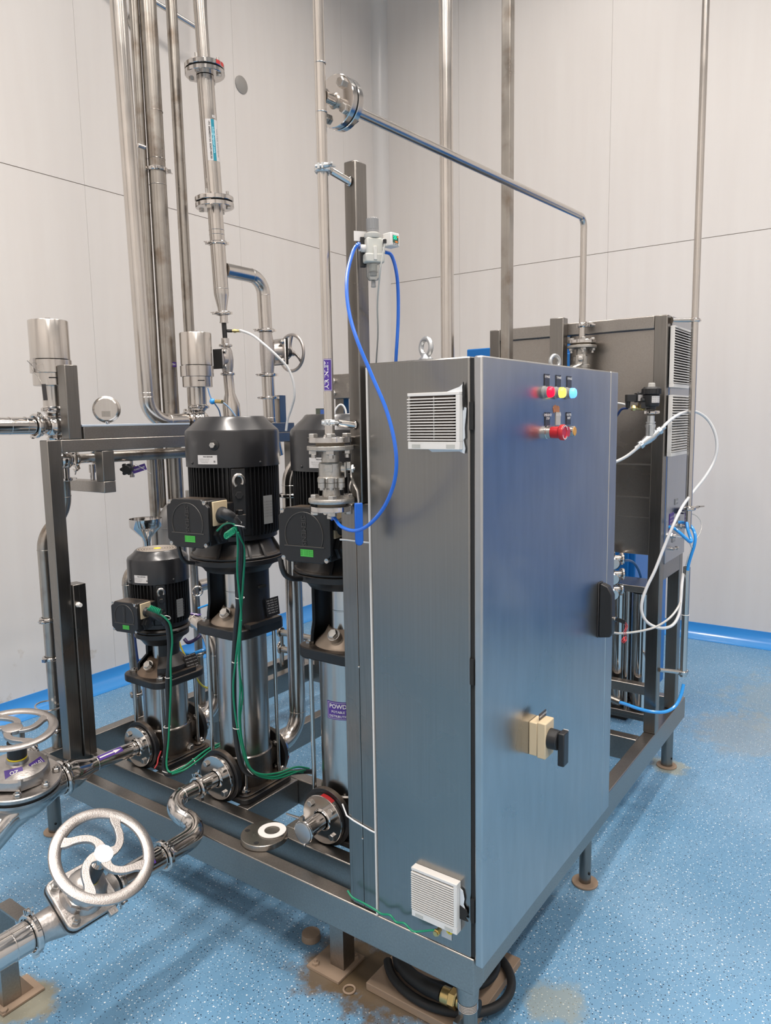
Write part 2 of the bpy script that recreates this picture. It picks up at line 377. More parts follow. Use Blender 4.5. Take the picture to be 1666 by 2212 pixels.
cove('baseboard_left', 'x', YW-.006, X0, XW); cove('baseboard_right', 'y', XW-.006, Y0, YW)
# rounded corner trim between the two walls in view
m = MB(); r = .10; pts = [(XW-.006-r + r*math.sin(PI/2*k/8), YW-.006-r + r*math.cos(PI/2*k/8)) for k in range(9)]
inner = [(x-.002, y-.002) for x, y in pts[::-1]]
poly = [(XW-.006-r+ r*(1-math.cos(PI/2*k/8)), YW-.006 - r + r*math.sin(PI/2*k/8)) for k in range(9)]
ring = [(XW-.006-r*(1-math.sin(PI/2*k/8)) , YW-.006-r*(1-math.cos(PI/2*k/8))) for k in range(9)]
conc = [(XW-.006 - r + r*math.sin(t), YW-.006 - r + r*math.cos(t)) for t in [PI/2*k/8 for k in range(9)]]
conc = [(XW-.006-r, YW-.006)] + [(XW-.006-r + r*(1-math.cos(PI/2*k/8)), YW-.006 - r*math.sin(PI/2*k/8)) for k in range(1, 9)]
full = conc + [(XW-.006, YW-.006)]
n = len(full); vs = [(x, y, .1) for x, y in full] + [(x, y, CEIL) for x, y in full]
m.add(vs, [(i, (i+1)%n, (i+1)%n+n, i+n) for i in range(n)] + [tuple(range(n-1,-1,-1)), tuple(range(n, 2*n))])
m.build('trim_1', simple('corner_trim', (.68,.655,.63), .3), kind='structure')
for i, (x, y) in enumerate(LAMPS):
    where = ['rear left row', 'rear middle row', 'rear right row'][i//3] + [', nearest the entrance', ', centre', ', nearest the corner'][i%3]
    t = thing('ceiling_light', 'long recessed ceiling light, ' + where, 'light', (x, y, CEIL), 'ceiling lights above the room')
    MB().box(x-.62, y-.18, CEIL-.07, x-.585, y+.18, CEIL).box(x+.585, y-.18, CEIL-.07, x+.62, y+.18, CEIL).box(x-.585, y-.18, CEIL-.07, x+.585, y-.15, CEIL).box(x-.585, y+.15, CEIL-.07, x+.585, y+.18, CEIL).box(x-.585, y-.15, CEIL-.03, x+.585, y+.15, CEIL).build('frame', WHITEP, t)
# blue machines standing out of frame and behind the skid
def blue_machine(x0, y0, x1, y1, h, label, door_side):
    t = thing('blue_equipment_cabinet', label, 'cabinet', ((x0+x1)/2, (y0+y1)/2, 0))
    MB().box(x0, y0, .06, x1, y1, h).build('body', BLUEPAINT, t, bevel=.006)
    MB().box(x0+.04, y0+.04, 0, x1-.04, y1-.04, .06).build('plinth', DARK, t)
    if door_side == 'x':
        y = y0+.03
        while y + .5 < y1+.01: MB().box(x0-.018, y, .12, x0-.002, y+.52, h-.06).build('door', BLUEPAINT, t, bevel=.004); y += .54
    return t
blue_machine(2.3, .335, 2.9, 1.30, 1.975, 'bright blue equipment cabinet standing behind the tall steel panel frame', 'x')
blue_machine(3.60, -2.9, 4.05, -1.2, 2.02, 'bright blue equipment cabinet against the right wall outside the view', 'x')
t = MB().lathe((2.476, YW-.006, 3.912), (0,-1,0), [(0,0),(0,.058),(.004,.058),(.006,.055),(.006,0)], 40).build('cover_plate', simple('grey_cover', (.30,.285,.265), .5), at=(2.476, YW-.006, 3.912))
tag(t, 'small round grey cover plate high on the left wall', 'cover')

# ---------------------------------------------------------------- skid frame
ZT = .326; ZB = .232; R5 = .048
sk = thing('skid_frame', 'low welded steel skid frame of square rails on round feet', 'frame', (1.0, 1.0, 0))
def rail(x0, y0, x1, y1, z0=ZB, z1=ZT, m=STEEL, name='rail'): return MB().box(x0, y0, z0, x1, y1, z1).build(name, m, sk, bevel=.003)
rail(0, 0, .047, 1.95)                     # front
rail(.0472, 0, 1.98, .047)                 # right
rail(.0472, 1.90, 1.98, 1.95)              # left
rail(1.932, .0472, 1.98, 1.8998)           # back
rail(.135, .0472, .183, 1.8998)
rail(.430, .0472, .478, 1.8998)
for y in (.455, .725, .945, 1.19, 1.375, 1.60): rail(.1832, y, .4298, y+.048)
rail(1.408, .0472, 1.456, 1.8998)
for y in (.6, 1.25): rail(.4782, y, 1.4078, y+.048)
rail(.4782, 1.75, 1.4078, 1.80)
rail(1.4562, 1.10, 1.9318, 1.148)
# sub-frame strip hung under the second rail, and its floor bracket
MB().box(.10, .312, .142, .106, 1.42, .231).box(.1062, .312, .142, .13, 1.42, .148).build('lower_channel', STEEL, sk)
def leg(x, y, z0=0, z1=ZB, r=.025, collar=False):
    m = MB().cyl((x, y, z0+.006), (x, y, z1), r)
    l = m.build('leg', STEELV, sk)
    MB().disc((x, y, z0), (0,0,1), .044, .007).build('foot_disc', RUST if not collar else STEEL, l)
    if collar:
        MB().lathe((x, y, z1-.055), (0,0,1), [(0,.0265),(.055,.030),(.055,.0)], 28).build('collar', STEEL, l)
        mm = MB()
        for k in range(5): mm.torus((x, y, z1-.062-.004*k), (0,0,1), r+.0002, .0016, 28, 6)
        mm.build('thread', POL, l)
    else: MB().cyl((x-.01, y-r-.0006, z0+.045), (x-.01, y-r+.004, z0+.045), .0045, n=12).build('pin_hole', DARK, l)
    return l
leg(.045, .042, collar=True, r=.024); leg(.05, 1.90); leg(1.934, .06); leg(1.934, 1.88); leg(.9, .06, r=.02); leg(.9, 1.9)
b = MB().box(.104, .485, .008, .109, .535, .16).box(.1092, .485, .008, .155, .490, .16).build('floor_bracket', STEEL, sk)
MB().box(.06, .47, .001, .185, .59, .008).build('base_plate', RUST, b)
for q in ((.078, .57), (.165, .49)): MB().hexa((q[0], q[1], .008), (0,0,1), .011, .009).cyl((q[0], q[1], .008), (q[0], q[1], .024), .005, n=10).build('anchor_bolt', RUST, b)
# ---------------------------------------------------------------- left pipe support portal
PY0, PY1 = 1.757, 1.807
pf = thing('pipe_support_portal', 'square steel portal frame carrying the pipes at the left of the skid', 'frame', (.078, 1.78, ZT))
MB().box(.051, PY0, ZT+.001, .105, PY1, 1.540).build('post', STEELV, pf, bevel=.003)
MB().box(.1052, PY0, 1.493, 1.38, PY1, 1.540).build('beam', STEEL, pf, bevel=.003)
MB().box(.139, PY0, 1.5402, .191, PY1, 1.812).build('upright', STEELV, pf, bevel=.003)
MB().box(1.33, PY0, ZT+.001, 1.38, PY1, 1.4928).build('post', STEELV, pf, bevel=.003)
MB().box(.27, PY0, 1.375, .322, PY1+.0, 1.4928).build('drop_arm', STEELV, pf, bevel=.003)
MB().box(.27, PY0, 1.330, .322, 2.02, 1.3748).build('drop_foot', STEEL, pf, bevel=.003)
MB().cyl((.296, 1.87, 1.375), (.296, 1.87, 1.425), .010).cyl((.296, 1.87, 1.405), (.296, 1.87, 1.437), .013).build('pipe_stand', POL, pf)
m = MB().box(.1055, PY0-.012, ZT+.002, .156, PY0-.0100, 1.0).box(.1055, PY0-.0098, ZT+.002, .1075, PY1, 1.0).box(.154, PY0-.0098, ZT+.002, .156, PY1, 1.0).box(.1077, PY0-.0098, .998, .1538, PY1, 1.0)
ch = m.build('cable_channel', STEELV, pf, bevel=.001)
MB().box(.127, PY0-.0128, ZT+.004, .1285, PY0-.012, .998).build('cover_seam', DARK, ch)
MB().hexa((.1185, PY0-.0121, .925), (0,-1,0), .010, .008).cyl((.1185, PY0-.02, .925), (.1185, PY0-.031, .925), .009, .0075).cyl((.1185, PY0-.0305, .925), (.1185, PY0-.0315, .925), .0035).build('cable_gland', WHITEP, ch)
MB().box(.2, PY0+.002, 1.5402, .70, PY1, 1.586).build('tray', STEEL, pf, bevel=.002)
MB().box(.194, PY0, 1.586, .70, PY1+.004, 1.594).build('tray_lid', TRAYLID, pf, bevel=.001)
MB().box(.78, PY0+.002, 1.5402, 1.36, PY1, 1.586).build('tray', STEEL, pf, bevel=.002)

# ---------------------------------------------------------------- multistage pumps (built round their own axis, base at z = 0)
pump_gl = {}
WORN = simple('worn_black_edge', (.05,.045,.04), .4); EMBO = simple('embossed_black', (.035,.033,.032), .3); DGINK = simple('dark_green_ink', (.02,.14,.02), .6); ALUP = simple('aluminium_plate', (.30,.30,.29), .5, .3)
def az(a, r, z, c=(0,0)): return V((c[0]+r*math.cos(math.radians(a)), c[1]+r*math.sin(math.radians(a)), z))
def rsq(h, r, n=5):                       # rounded square outline
    out = []
    for cx, cy, a0 in ((h-r,h-r,0), (-h+r,h-r,90), (-h+r,-h+r,180), (h-r,-h+r,270)):
        for k in range(n+1):
            a = math.radians(a0+90*k/n); out.append((cx+r*math.cos(a), cy+r*math.sin(a)))
    return out
def bolts(c, ax, R, n, r, h, m, par, rot=0.0, shank=0, local=False, name='bolt', u=None):
    uu, w_ = perp(ax); c = V(c); ax = V(ax).normalized()
    if u is not None: uu = V(u).normalized(); w_ = ax.cross(uu)
    for k in range(n):
        a = rot + 2*PI*k/n; p = c + (uu*math.cos(a)+w_*math.sin(a))*R
        mb = MB().hexa(p, ax, r, h, rot=k*.7)
        if shank: mb.cyl(p+ax*h*.9, p+ax*(h+shank), r*.52, n=12)
        mb.build(name, m, par, local=local)
def pump(loc, p, label, blind=False, tagred=False, group=None):
    global LOCAL
    LOCAL = True
    t = thing('vertical_multistage_pump', label, 'pump', loc, group)
    B = lambda mb, name, m, par=t, **k: mb.build(name, m, par, local=True, **k)
    rs, zs0, zs1, hh = p['rs'], p['zs0'], p['zs1'], p['hh']
    B(MB().prism((0,0,.0008), (1,0,0), (0,1,0), rsq(.118, .03), .018).prism((0,0,.0188), (1,0,0), (0,1,0), rsq(.108, .03), .006), 'base_plate', BLACK, bevel=.002)
    mb = MB().lathe((0,0,.0248), (0,0,1), [(0,.07),(0,.086),(.015,.091),(zs0-.03,.091),(zs0-.0248,.093),(zs0-.0248,rs)], 40)
    zp = p['zp']
    body = B(mb, 'pump_body', p['body'])
    for s in (-1, 1): B(MB().lathe((0,0,zp), (s,0,0), [(.07,.052),(.1,.05),(.118,.056),(.118,0)], 32), 'port_neck', p['body'], body)
    B(MB().hexa((.03,-.09,.035), (0,-1,0), .012, .012).cyl((.03,-.085,.035), (.03,-.094,.035), .017), 'drain_plug', BOLT, body)
    for s in (-1, 1):
        x = s*.105
        f = B(MB().disc((x,0,zp), (s,0,0), .089, .017, 48, hole=.05), 'cast_flange', BLACK)
        ss = B(MB().disc((x+s*.019,0,zp), (s,0,0), .075, .017, 48, hole=.028).lathe((x+s*.036,0,zp), (s,0,0), [(0,.034),(.003,.030),(.006,.0285)], 28), 'steel_flange', POL)
        bolts((x+s*.0362,0,zp), (s,0,0), .058, 4, .0105, .009, BOLT, ss, PI/4, local=True)
        bolts((x-s*.0002,0,zp), (-s,0,0), .064, 4, .010, .008, BOLT, f, PI/4, shank=.006, local=True)
        if tagred and s == -1:
            mm = MB(); fn = cylmap((x+s*.0275,0,zp), (s,0,0), (0,-.25,1), .0754); mm.patch(fn, .045, .016, 8, 1)
            B(mm, 'paint_mark', REDM, ss)
        if (not tagred) and s == 1 and p['big']:
            mm = MB(); fn = cylmap((x+s*.0275,0,zp), (s,0,0), (0,-.9,-.45), .0754); mm.patch(fn, .045, .016, 8, 1); B(mm, 'paint_mark', REDM, ss)
    # sleeve, stay bolts, head
    sl = MB().lathe((0,0,zs0), (0,0,1), [(-.004,rs+.002),(0,rs+.003),(.004,rs),(zs1-zs0-.012,rs),(zs1-zs0-.010,rs+.0015),(zs1-zs0-.002,rs+.0015),(zs1-zs0,rs)], 56)
    sleeve = B(sl, 'sleeve', SLEEVE)
    B(MB().cyl((-.068,-.058,zs0-.002), (-.068,-.058,zs1+.001), .0025, n=8), 'weld_seam', POL, sleeve)
    for a in (45, 135, 225, 315):
        q = az(a, .1125, 0); r = .0068
        st = MB().cyl((q.x,q.y,.035), (q.x,q.y,zs1-.001), r, n=14)
        b_ = B(st, 'stay_bolt', PIPE)
        B(MB().lathe((q.x,q.y,.0250), (0,0,1), [(0,0),(0,.015),(.006,.015),(.01,.009),(.012,0)], 16), 'stay_washer', BLACK, b_)
        B(MB().hexa((q.x,q.y,zs1+hh), (0,0,1), .0135, .011).cyl((q.x,q.y,zs1+hh+.009), (q.x,q.y,zs1+hh+.016), .0075, n=14), 'nut', BOLT, b_)
    for a in (20, 160, 200, 340):
        q = (.108*math.cos(math.radians(a)), .1*math.copysign(1, math.sin(math.radians(a))) * .85)
        B(MB().hexa((q[0]*.9,q[1],.0250), (0,0,1), .0105, .009).hexa((q[0]*.9,q[1],.0342), (0,0,1), .0105, .007, .4).sphere((q[0]*.9,q[1],.0412), .0085, n=12, m=8, sz=1.3), 'acorn_nut', POL)
    B(MB().prism((0,0,zs1), (1,0,0), (0,1,0), rsq(.117,.05), hh), 'head_plate', BLACK, bevel=.004)
    zh = zs1+hh
    B(MB().lathe((0,0,zh), (0,0,1), [(0,.098),(.006,.096),(.030,.068),(.052,.056),(.056,0)], 40), 'head_dome', p['dome'])
    vp = V((0,0,zh+.034)) + az(190,.085,0)
    B(MB().cyl(az(190,.06,zh+.022), az(190,.082,zh+.044), .020).hexa(az(190,.080,zh+.042), az(190,.7,.62), .0155, .014), 'vent_plug', BOLT)
    # shaft guard seen through the open side, then the cast motor stool
    zc1 = p['zf']-.03
    B(MB().lathe((0,0,zh+.05), (0,0,1), [(0,.046),(0,p['rg']),(.055,p['rg']),(.056,p['rg']+.0012),(.059,p['rg']+.0012),(.06,p['rg']),(zc1-zh-.05,p['rg'])], 40), 'shaft_guard', PIPE)
    st = MB(); ra, rb = p['sa'], p['sb']
    for ac in (-90, 90):
        n = 10; th = .008; half = p['ha']
        rows = []
        for (z, r) in ((zh, ra), (zh+.035, ra*.98), (zh+.07, rb), (zc1, rb)):
            for rr_ in (r, r-th):
                rows.append([az(ac-half+2*half*i/n, rr_, z) for i in range(n+1)])
        vs = [v for row in rows for v in row]; W = n+1
        fs = []
        for k in range(3):
            o, i2, o2, j2 = 2*k*W, (2*k+1)*W, (2*k+2)*W, (2*k+3)*W
            for i in range(n): fs += [(o+i,o+i+1,o2+i+1,o2+i), (i2+i+1,i2+i,j2+i,j2+i+1)]
            fs += [(o,o2,j2,i2), (o+n,i2+n,j2+n,o2+n)]
        fs += [(i, W+i, W+i+1, i+1) for i in range(n)] + [(6*W+i, 6*W+i+1, 7*W+i+1, 7*W+i) for i in range(n)]
        st.add(vs, fs)
    st.lathe((0,0,zc1), (0,0,1), [(0,.04),(0,rb+.006),(.012,rb+.014),(p['zf']-zc1,p['rf']*.93),(p['zf']-zc1,.03)], 44)
    st.obox(V((0,-ra*.99,zh+.008)), (1,0,0), (0,1,0), (0,0,1), .15*ra/.115, .03, .016)
    stool = B(st, 'motor_stool', BLACK)
    fn = planemap((p['np'][0], -p['np'][1], p['np'][2]), (1,.12*0,0), (0,.10,1))
    pl = MB().obox(fn(0,0), (1,0,0), (0,.10,1), (0,-1,.10), .062, .062, .0015)
    if p['big']:
        pl2 = B(pl, 'rating_plate', simple('dark_plate', (.022,.020,.019), .4, .5), stool)
        for k in range(6): lettering('TYPE  MODEL  Q m3/h  H m  n' [:20-2*(k%3)], .0052, planemap(fn(0,.023-.0085*k)+V((0,-.0012,0)), (1,0,0), (0,.10,1)), WPAPER, pl2)
        B(MB().box(-.016, -p['np'][1]-.004, p['np'][2]+.075, .016, -p['np'][1]+.004, p['np'][2]+.083), 'slot', DARK, stool)
    else:
        pl2 = B(MB().obox((.058,-.088,zh+.038), (1,0,0), (0,.5,1), (0,-1,.5), .058, .046, .0015), 'rating_plate', simple('dark_plate2', (.022,.020,.019), .4, .5), stool)
        for k in range(4): lettering('TYPE  MODEL  Q m3/h', .0052, planemap((.058,-.0895+.0055*(1.5-k),zh+.0395+.011*(1.5-k)), (1,0,0), (0,.5,1)), WPAPER, pl2)
    # motor
    rm, zf, zb, zc = p['rm'], p['zf'], p['zb'], p['zc']
    B(MB().disc((0,0,zf), (0,0,1), p['rf'], .018, 56).disc((0,0,zf+.018), (0,0,1), p['rf']*.985, .012, 56, ch=.004), 'motor_flange', BLACK)
    mb = MB().lathe((0,0,zf+.03), (0,0,1), [(0,rm*.98),(.006,rm*.93),(zb-zf-.05,rm*.80),(zb-zf-.045,rm*.92),(zb-zf-.03,rm*.92)], 44)
    for a in (-160, -120, -100, -60, 0, 60, 120): 
        d = az(a,1,0); mb.prism(d*rm*.72 + d.cross(V((0,0,1)))*-.004 + V((0,0,zf+.028)), d, (0,0,1), [(0,0),(rm*.32,0),(rm*.12,zb-zf-.05),(0,zb-zf-.04)], -.008)
    B(mb, 'end_shield', BLACK)
    mb = MB().cyl((0,0,zb), (0,0,zc+.004), rm*.885, n=56)
    skip = [p['tb'], p['pad']]
    nf = p['nf']
    for k in range(nf):
        a = 360*k/nf
        if any(abs((a-s+180)%360-180) < w2 for s, w2 in ((p['pad'], 11), (p['pad']+180, 11))): continue
        d = az(a,1,0); e = V((0,0,1)).cross(d); q = []
        for z, r in ((zb, rm*.96), (zb+.012, rm), (zc-.006, rm), (zc, rm*.99)):
            for t_, r2 in ((.0024, rm*.86), (.0012, r), (-.0012, r), (-.0024, rm*.86)): q.append(d*r2 + e*t_ + V((0,0,z)))
        fs = []
        for j in range(3):
            for i in range(3): fs.append((4*j+i, 4*j+i+1, 4*j+i+5, 4*j+i+4))
        fs += [(3,2,1,0), (12,13,14,15)]
        mb.add(q, fs)
    motor = B(mb, 'motor_body', BLACK)
    for s in (0, 180):
        d = az(p['pad']+s,1,0); e = V((0,0,1)).cross(d); hz = zc-zb
        m2 = MB().obox(d*(rm*.93)+V((0,0,zb+hz*.55)), e, (0,0,1), d, rm*.30, hz*.86, rm*.16)
        m2.obox(d*(rm*1.0)+V((0,0,zb+hz*.22)), e, (0,0,1), d, rm*.26, hz*.22, rm*.14)
        pd = B(m2, 'lifting_pad', BLACK, motor, bevel=.003)
        if s == 0:
            B(MB().tube([d*(rm*1.03)+e*(rm*.10*math.cos(t))+V((0,0,zb+hz*.80+rm*.10*math.sin(t)*1.3)) for t in [PI*1.5*k/12-.6 for k in range(13)]], rm*.045, 10), 'lifting_lug', BOLT, pd)
            B(MB().hexa(d*rm*1.0+V((0,0,zb+hz*.33)), (0,0,1), rm*.09, rm*.10), 'plug', BLACK, pd)
            B(MB().hexa(d*rm*.98+V((0,0,zb+hz*.60)), d, rm*.09, rm*.10), 'plug', BLACK, pd)
            B(MB().lathe(d*rm*1.071+V((0,0,zb+hz*.22)), d, [(0,0),(0,rm*.035),(.002,rm*.03),(.002,0)], 16), 'earth_screw', POL, pd)
    # fan cover
    zt = p['zt']; rc = p['rc']; zsn = zc+(zt-zc)*p['sh']; rt = p['rt']
    cov = MB().lathe((0,0,zc), (0,0,1), [(0,rm*.9),(0,rc-.003),(-.002,rc),(.003,rc),(zsn-zc-.004,rc),(zsn-zc+.004,rc-.003),(zt-zc-.012,rt+.008),(zt-zc-.003,rt+.001),(zt-zc,rt-.004),(zt-zc,rt*.93 if not p['big'] else .0)], 64)
    cover = B(cov, 'fan_cover', BLACKG, ang=25)
    if not p['big']:
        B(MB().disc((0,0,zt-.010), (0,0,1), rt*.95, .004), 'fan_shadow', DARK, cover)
        gr = MB()
        for R_ in (.18,.30,.42,.54,.66,.78,.90): gr.torus((0,0,zt-.0015), (0,0,1), rt*R_, .0017, 48, 6)
        for k in range(24):
            d = az(15*k+7,1,0); gr.obox(d*rt*.56+V((0,0,zt-.0015)), d, V((0,0,1)).cross(d), (0,0,1), rt*.76, .002, .002)
        B(gr, 'fan_grille', simple('grille_edge', (.34,.30,.26), .5), cover)
        B(MB().disc((0,0,zt-.001), (0,0,1), rt*.17, .002), 'centre_mark', YELL, cover)
    for a in (-100, -190):
        B(MB().sphere(az(a,rc,zc+.012), .0045, n=10, m=6), 'cover_screw', BLACKP, cover)
    if p['big']:
        q = az(-155, rc, zc+.070); d = az(-155,1,0)
        B(MB().lathe(q, d, [(-.004,.017),(.002,.017),(.004,.012),(.004,0)], 20), 'grommet', RUBBER, cover); B(MB().hexa(q+d*.003, d, .010, .014), 'cover_bolt', BOLT, cover)
    # white sticker on the cover
    fn = cylmap((0,0,zc+p['lz']), (0,0,1), az(p['la'],1,0), rc+.0006)
    st_ = B(MB().patch(fn, p['lw'], p['lh'], 10, 1), 'sticker', WPAPER, cover)
    k = p['lh']/.030
    f2 = cylmap((0,0,zc+p['lz']), (0,0,1), az(p['la'],1,0), rc+.0011)
    lettering('TECH SERVICES', .0052*k, (lambda x, y: f2(x+.004*k, y+.0095*k)), INK, st_, bold=.03)
    for j, tx in enumerate(('Head office and works: plot', 'Industrial area, phase two', 'Tel: 022 2847 5600')): lettering(tx, .0036*k, (lambda x, y, j=j: f2(x-.010*k, y+(.002-.0055*j)*k)), GREYINK, st_)
    ring_ = MB(); 
    ring_.patch(lambda x, y: f2(x+.028*k, y-.006*k), .006*k, .006*k, 1, 1); B(ring_, 'print_block', GREYINK, st_)
    # rating plate on the motor fins
    d = az(p['pa'],1,0); e = V((0,0,1)).cross(d)
    pm = B(MB().obox(d*(rm+.001)+V((0,0,zb+(zc-zb)*.36)), e, (0,0,1), d, .036*rm/.149*1.1, .080*rm/.149*1.15, .0015), 'rating_plate', ALUP, motor)
    for j in range(6): lettering('3~ MOT  IP55', .0065, planemap(d*(rm+.0021)+V((0,0,zb+(zc-zb)*.36+.026-.0095*j)), e, (0,0,1)), GREYINK, pm)
    # terminal box
    ta = p['ta']; n_ = az(ta,1,0); e = V((0,0,1)).cross(n_); k = p['tk']; D0 = p['td']; zt0 = p['tz']; cc = az(p['tb'],1,0)
    ctr = V((p['tc'][0], p['tc'][1], zt0))     # centre of the lid face
    bx = MB().obox(ctr - n_*(.055*k), e, (0,0,1), n_, .150*k, .138*k, .085*k)
    bx.obox(ctr - n_*(.115*k), e, (0,0,1), n_, .10*k, .10*k, .09*k)
    tb = B(bx, 'terminal_box', BLACK, bevel=.004)
    oc = [( .082,-.050),(.082,.050),(.055,.074),(-.055,.074),(-.082,.050),(-.082,-.050),(-.055,-.074),(.055,-.074)]
    lid = MB().prism(ctr - n_*(.013*k), e, (0,0,1), [(a*k,b_*k) for a, b_ in oc], .013*k)
    if e.cross(V((0,0,1))).dot(n_) < 0: lid = MB().prism(ctr, e, (0,0,1), [(a*k,b_*k) for a, b_ in oc][::-1], -.013*k)
    ld = B(lid, 'lid', BLACK, tb, bevel=.0025)
    ar = [ctr + n_*.0006 + e*(.060*k*math.cos(t)) + V((0,0,.062*k*math.sin(t)-.000)) for t in [math.radians(-28+11.8*i) for i in range(21)]]
    B(MB().tube(ar, .0016*k, 6), 'raised_arc', WORN, ld)
    B(MB().tube([ctr+n_*.0006+e*(.063*k)+V((0,0,-.030*k)), ctr+n_*.0006-e*(.063*k)+V((0,0,-.030*k))], .0016*k, 6), 'raised_line', WORN, ld)
    lettering('SIEMENS', .020*k, rotm90(planemap(ctr+n_*.0016+V((0,0,.012*k)), e, (0,0,1))), EMBO, ld, bold=.02, fit=.080*k)
    gl = B(MB().obox(ctr+n_*.0008+e*(.008*k)+V((0,0,-.047*k)), e, (0,0,1), n_, .040*k, .019*k, .001), 'sticker', GREENL, ld)
    for j in range(3): lettering('IE2  15 kW 50 Hz', .0052*k, planemap(ctr+n_*.0016+e*(.008*k)+V((0,0,(-.0415-.005*j)*k)), e, (0,0,1)), DGINK, gl)
    for sx, sz in ((.068,.064),(-.068,.064),(.068,-.064),(-.068,-.064)): B(MB().lathe(ctr-n_*.006*k+e*(sx*k)+V((0,0,sz*k)), n_, [(0,.0065*k),(.007*k,.0065*k),(.007*k,.003*k),(.005*k,.0)], 12), 'lid_screw', BOLT, ld)
    # gland plate on the side facing the aisle
    sd = e if e.y < 0 else -e
    gp = ctr + sd*(.0755*k) - n_*(.058*k)
    B(MB().obox(gp+sd*.002+V((0,0,.028*k)), n_, (0,0,1), sd, .066*k, .074*k, .006), 'gland_plate', CREAM, tb, bevel=.002)
    B(MB().cyl(gp+sd*.004+V((0,0,.020*k)), gp+sd*.020*k+V((0,0,.019*k)), .024*k, .020*k), 'cable_gland', BLACKP, tb)
    B(MB().hexa(gp+V((0,0,-.036*k)), sd, .031*k, .012*k).hexa(gp+sd*.012*k+V((0,0,-.036*k)), sd, .022*k, .008*k), 'blanking_plug', BLACKP, tb)
    LOCAL = False
    pump_gl['b' if p['big'] else 's'] = gp+sd*.020*k+V((0,0,.019*k))
    return t
big = dict(big=True, rs=.087, zs0=.133, zs1=.561, hh=.033, zp=.078, body=steel('dark_cast_body', (.17,.15,.13), (.24,.21,.185), .35, .5, (20,20,20), 12, .2), dome=simple('dusty_steel_dome', (.36,.29,.23), .5, .6, bump=.2, bscale=40),
    rg=.052, sa=.112, sb=.104, ha=50, zf=.806, rf=.158, np=(.045,.112,.645), rm=.149, zb=.903, zc=1.128, zt=1.287, sh=.70, rt=.108, rc=.154, nf=64,
    tb=-163, pad=-128, pa=-89, la=-165, lz=.024, lw=.072, lh=.029, ta=-172, tk=1.0, td=.28, tz=.968, tc=(-.272,-.082))
small = dict(big, big=False, rs=.083, zs0=.125, zs1=.307, hh=.027, rg=.040, sa=.096, sb=.062, ha=52, zf=.478, rf=.100, np=(.06,.07,.38), rm=.108, zb=.535, zc=.690, zt=.805, sh=.72, rt=.080, rc=.1115, nf=48,
    pad=-125, pa=-88, la=-162, lz=.020, lw=.056, lh=.028, ta=-170, tk=.74, tz=.598, tc=(-.208,-.072), dome=simple('dusty_brown_dome', (.19,.135,.095), .8, .1, bump=.3, bscale=40), body=steel('dark_cast_body2', (.19,.16,.14), (.27,.235,.20), .35, .5, (20,20,20), 12, .2))
P1 = (.31, 1.508, ZT); P2 = (.31, 1.078, ZT); P3 = (.31, .610, ZT)
pump2 = pump(P2, big, 'tall black and steel vertical pump in the middle, beside the green wired cable')
pump3 = pump(P3, big, 'tall vertical pump partly behind the steel cable trunking, purple label on its sleeve', tagred=True)
pump1 = pump(P1, small, 'shortest black and steel vertical pump, its motor with a yellow centre mark on top')
fn = cylmap((P3[0],P3[1],ZT+.405), (0,0,1), az(-150,1,0), .0876)
lab = MB().patch(fn, .115, .056, 16, 1).build('name_label', PURPLE, pump3)
f2 = cylmap((P3[0],P3[1],ZT+.405), (0,0,1), az(-150,1,0), .0882)
lettering('POWD-P-01', .0185, lambda x, y: f2(x, y+.013), WINK, lab, bold=.02)
lettering('POTABLE WATER', .0105, lambda x, y: f2(x, y-.004), WINK, lab, bold=.01)
lettering('DISTRIBUTION PUMP', .0105, lambda x, y: f2(x, y-.0175), WINK, lab, bold=.01)
mb = MB()
for yy in (.0245, -.0245): mb.patch(lambda x, y, yy=yy: f2(x, y+yy), .108, .0009, 16, 1)
for xx in (.054, -.054): mb.patch(lambda x, y, xx=xx: f2(x+xx, y), .0009, .049, 1, 1)
mb.build('label_border', WINK, lab)

# ---------------------------------------------------------------- control cabinet
CX1 = .885; CT = 1.726
cab = thing('control_cabinet', 'large free-standing stainless control cabinet with lit pilot lamps on its door', 'cabinet', (.44, .14, ZT))
MB().box(.0005, .008, ZT+.001, CX1-.002, .28, CT).build('body', CABIN, cab, bevel=.004)
MB().box(.004, -.0015, ZT+.004, CX1-.006, .0078, CT-.004).build('dark_door_gap', DARK, cab)  # dark slab standing in for the shaded gap between door and body
door = MB().box(.0, -.0225, .312, .815, -.0016, CT).build('door', DOORM, cab, bevel=.004)
MB().box(.8165, -.0225, .312, CX1-.002, -.0016, CT).build('door_edge_strip', DOORM, cab, bevel=.003)
for z in (.45, 1.03, 1.60): MB().box(-.0012, -.001, z-.03, .0035, .0076, z+.03).build('hinge', DARK, cab)
MB().box(-.0022, .2802, ZT+.002, .012, .2835, CT-.01).build('sealant_bead', WHITEP, cab)
def eyebolt(x, y, ax):
    m = MB().lathe((x,y,CT), (0,0,1), [(0,0),(0,.017),(.010,.017),(.016,.012),(.020,.010),(.020,0)], 24)
    e = m.build('lifting_eye', GALV, cab)
    MB().torus((x,y,CT+.037), ax, .0195, .0062, 32, 12).build('ring', GALV, e)
eyebolt(.10, .18, (-.9,.35,0)); eyebolt(.80, .15, (-.35,-.9,0))
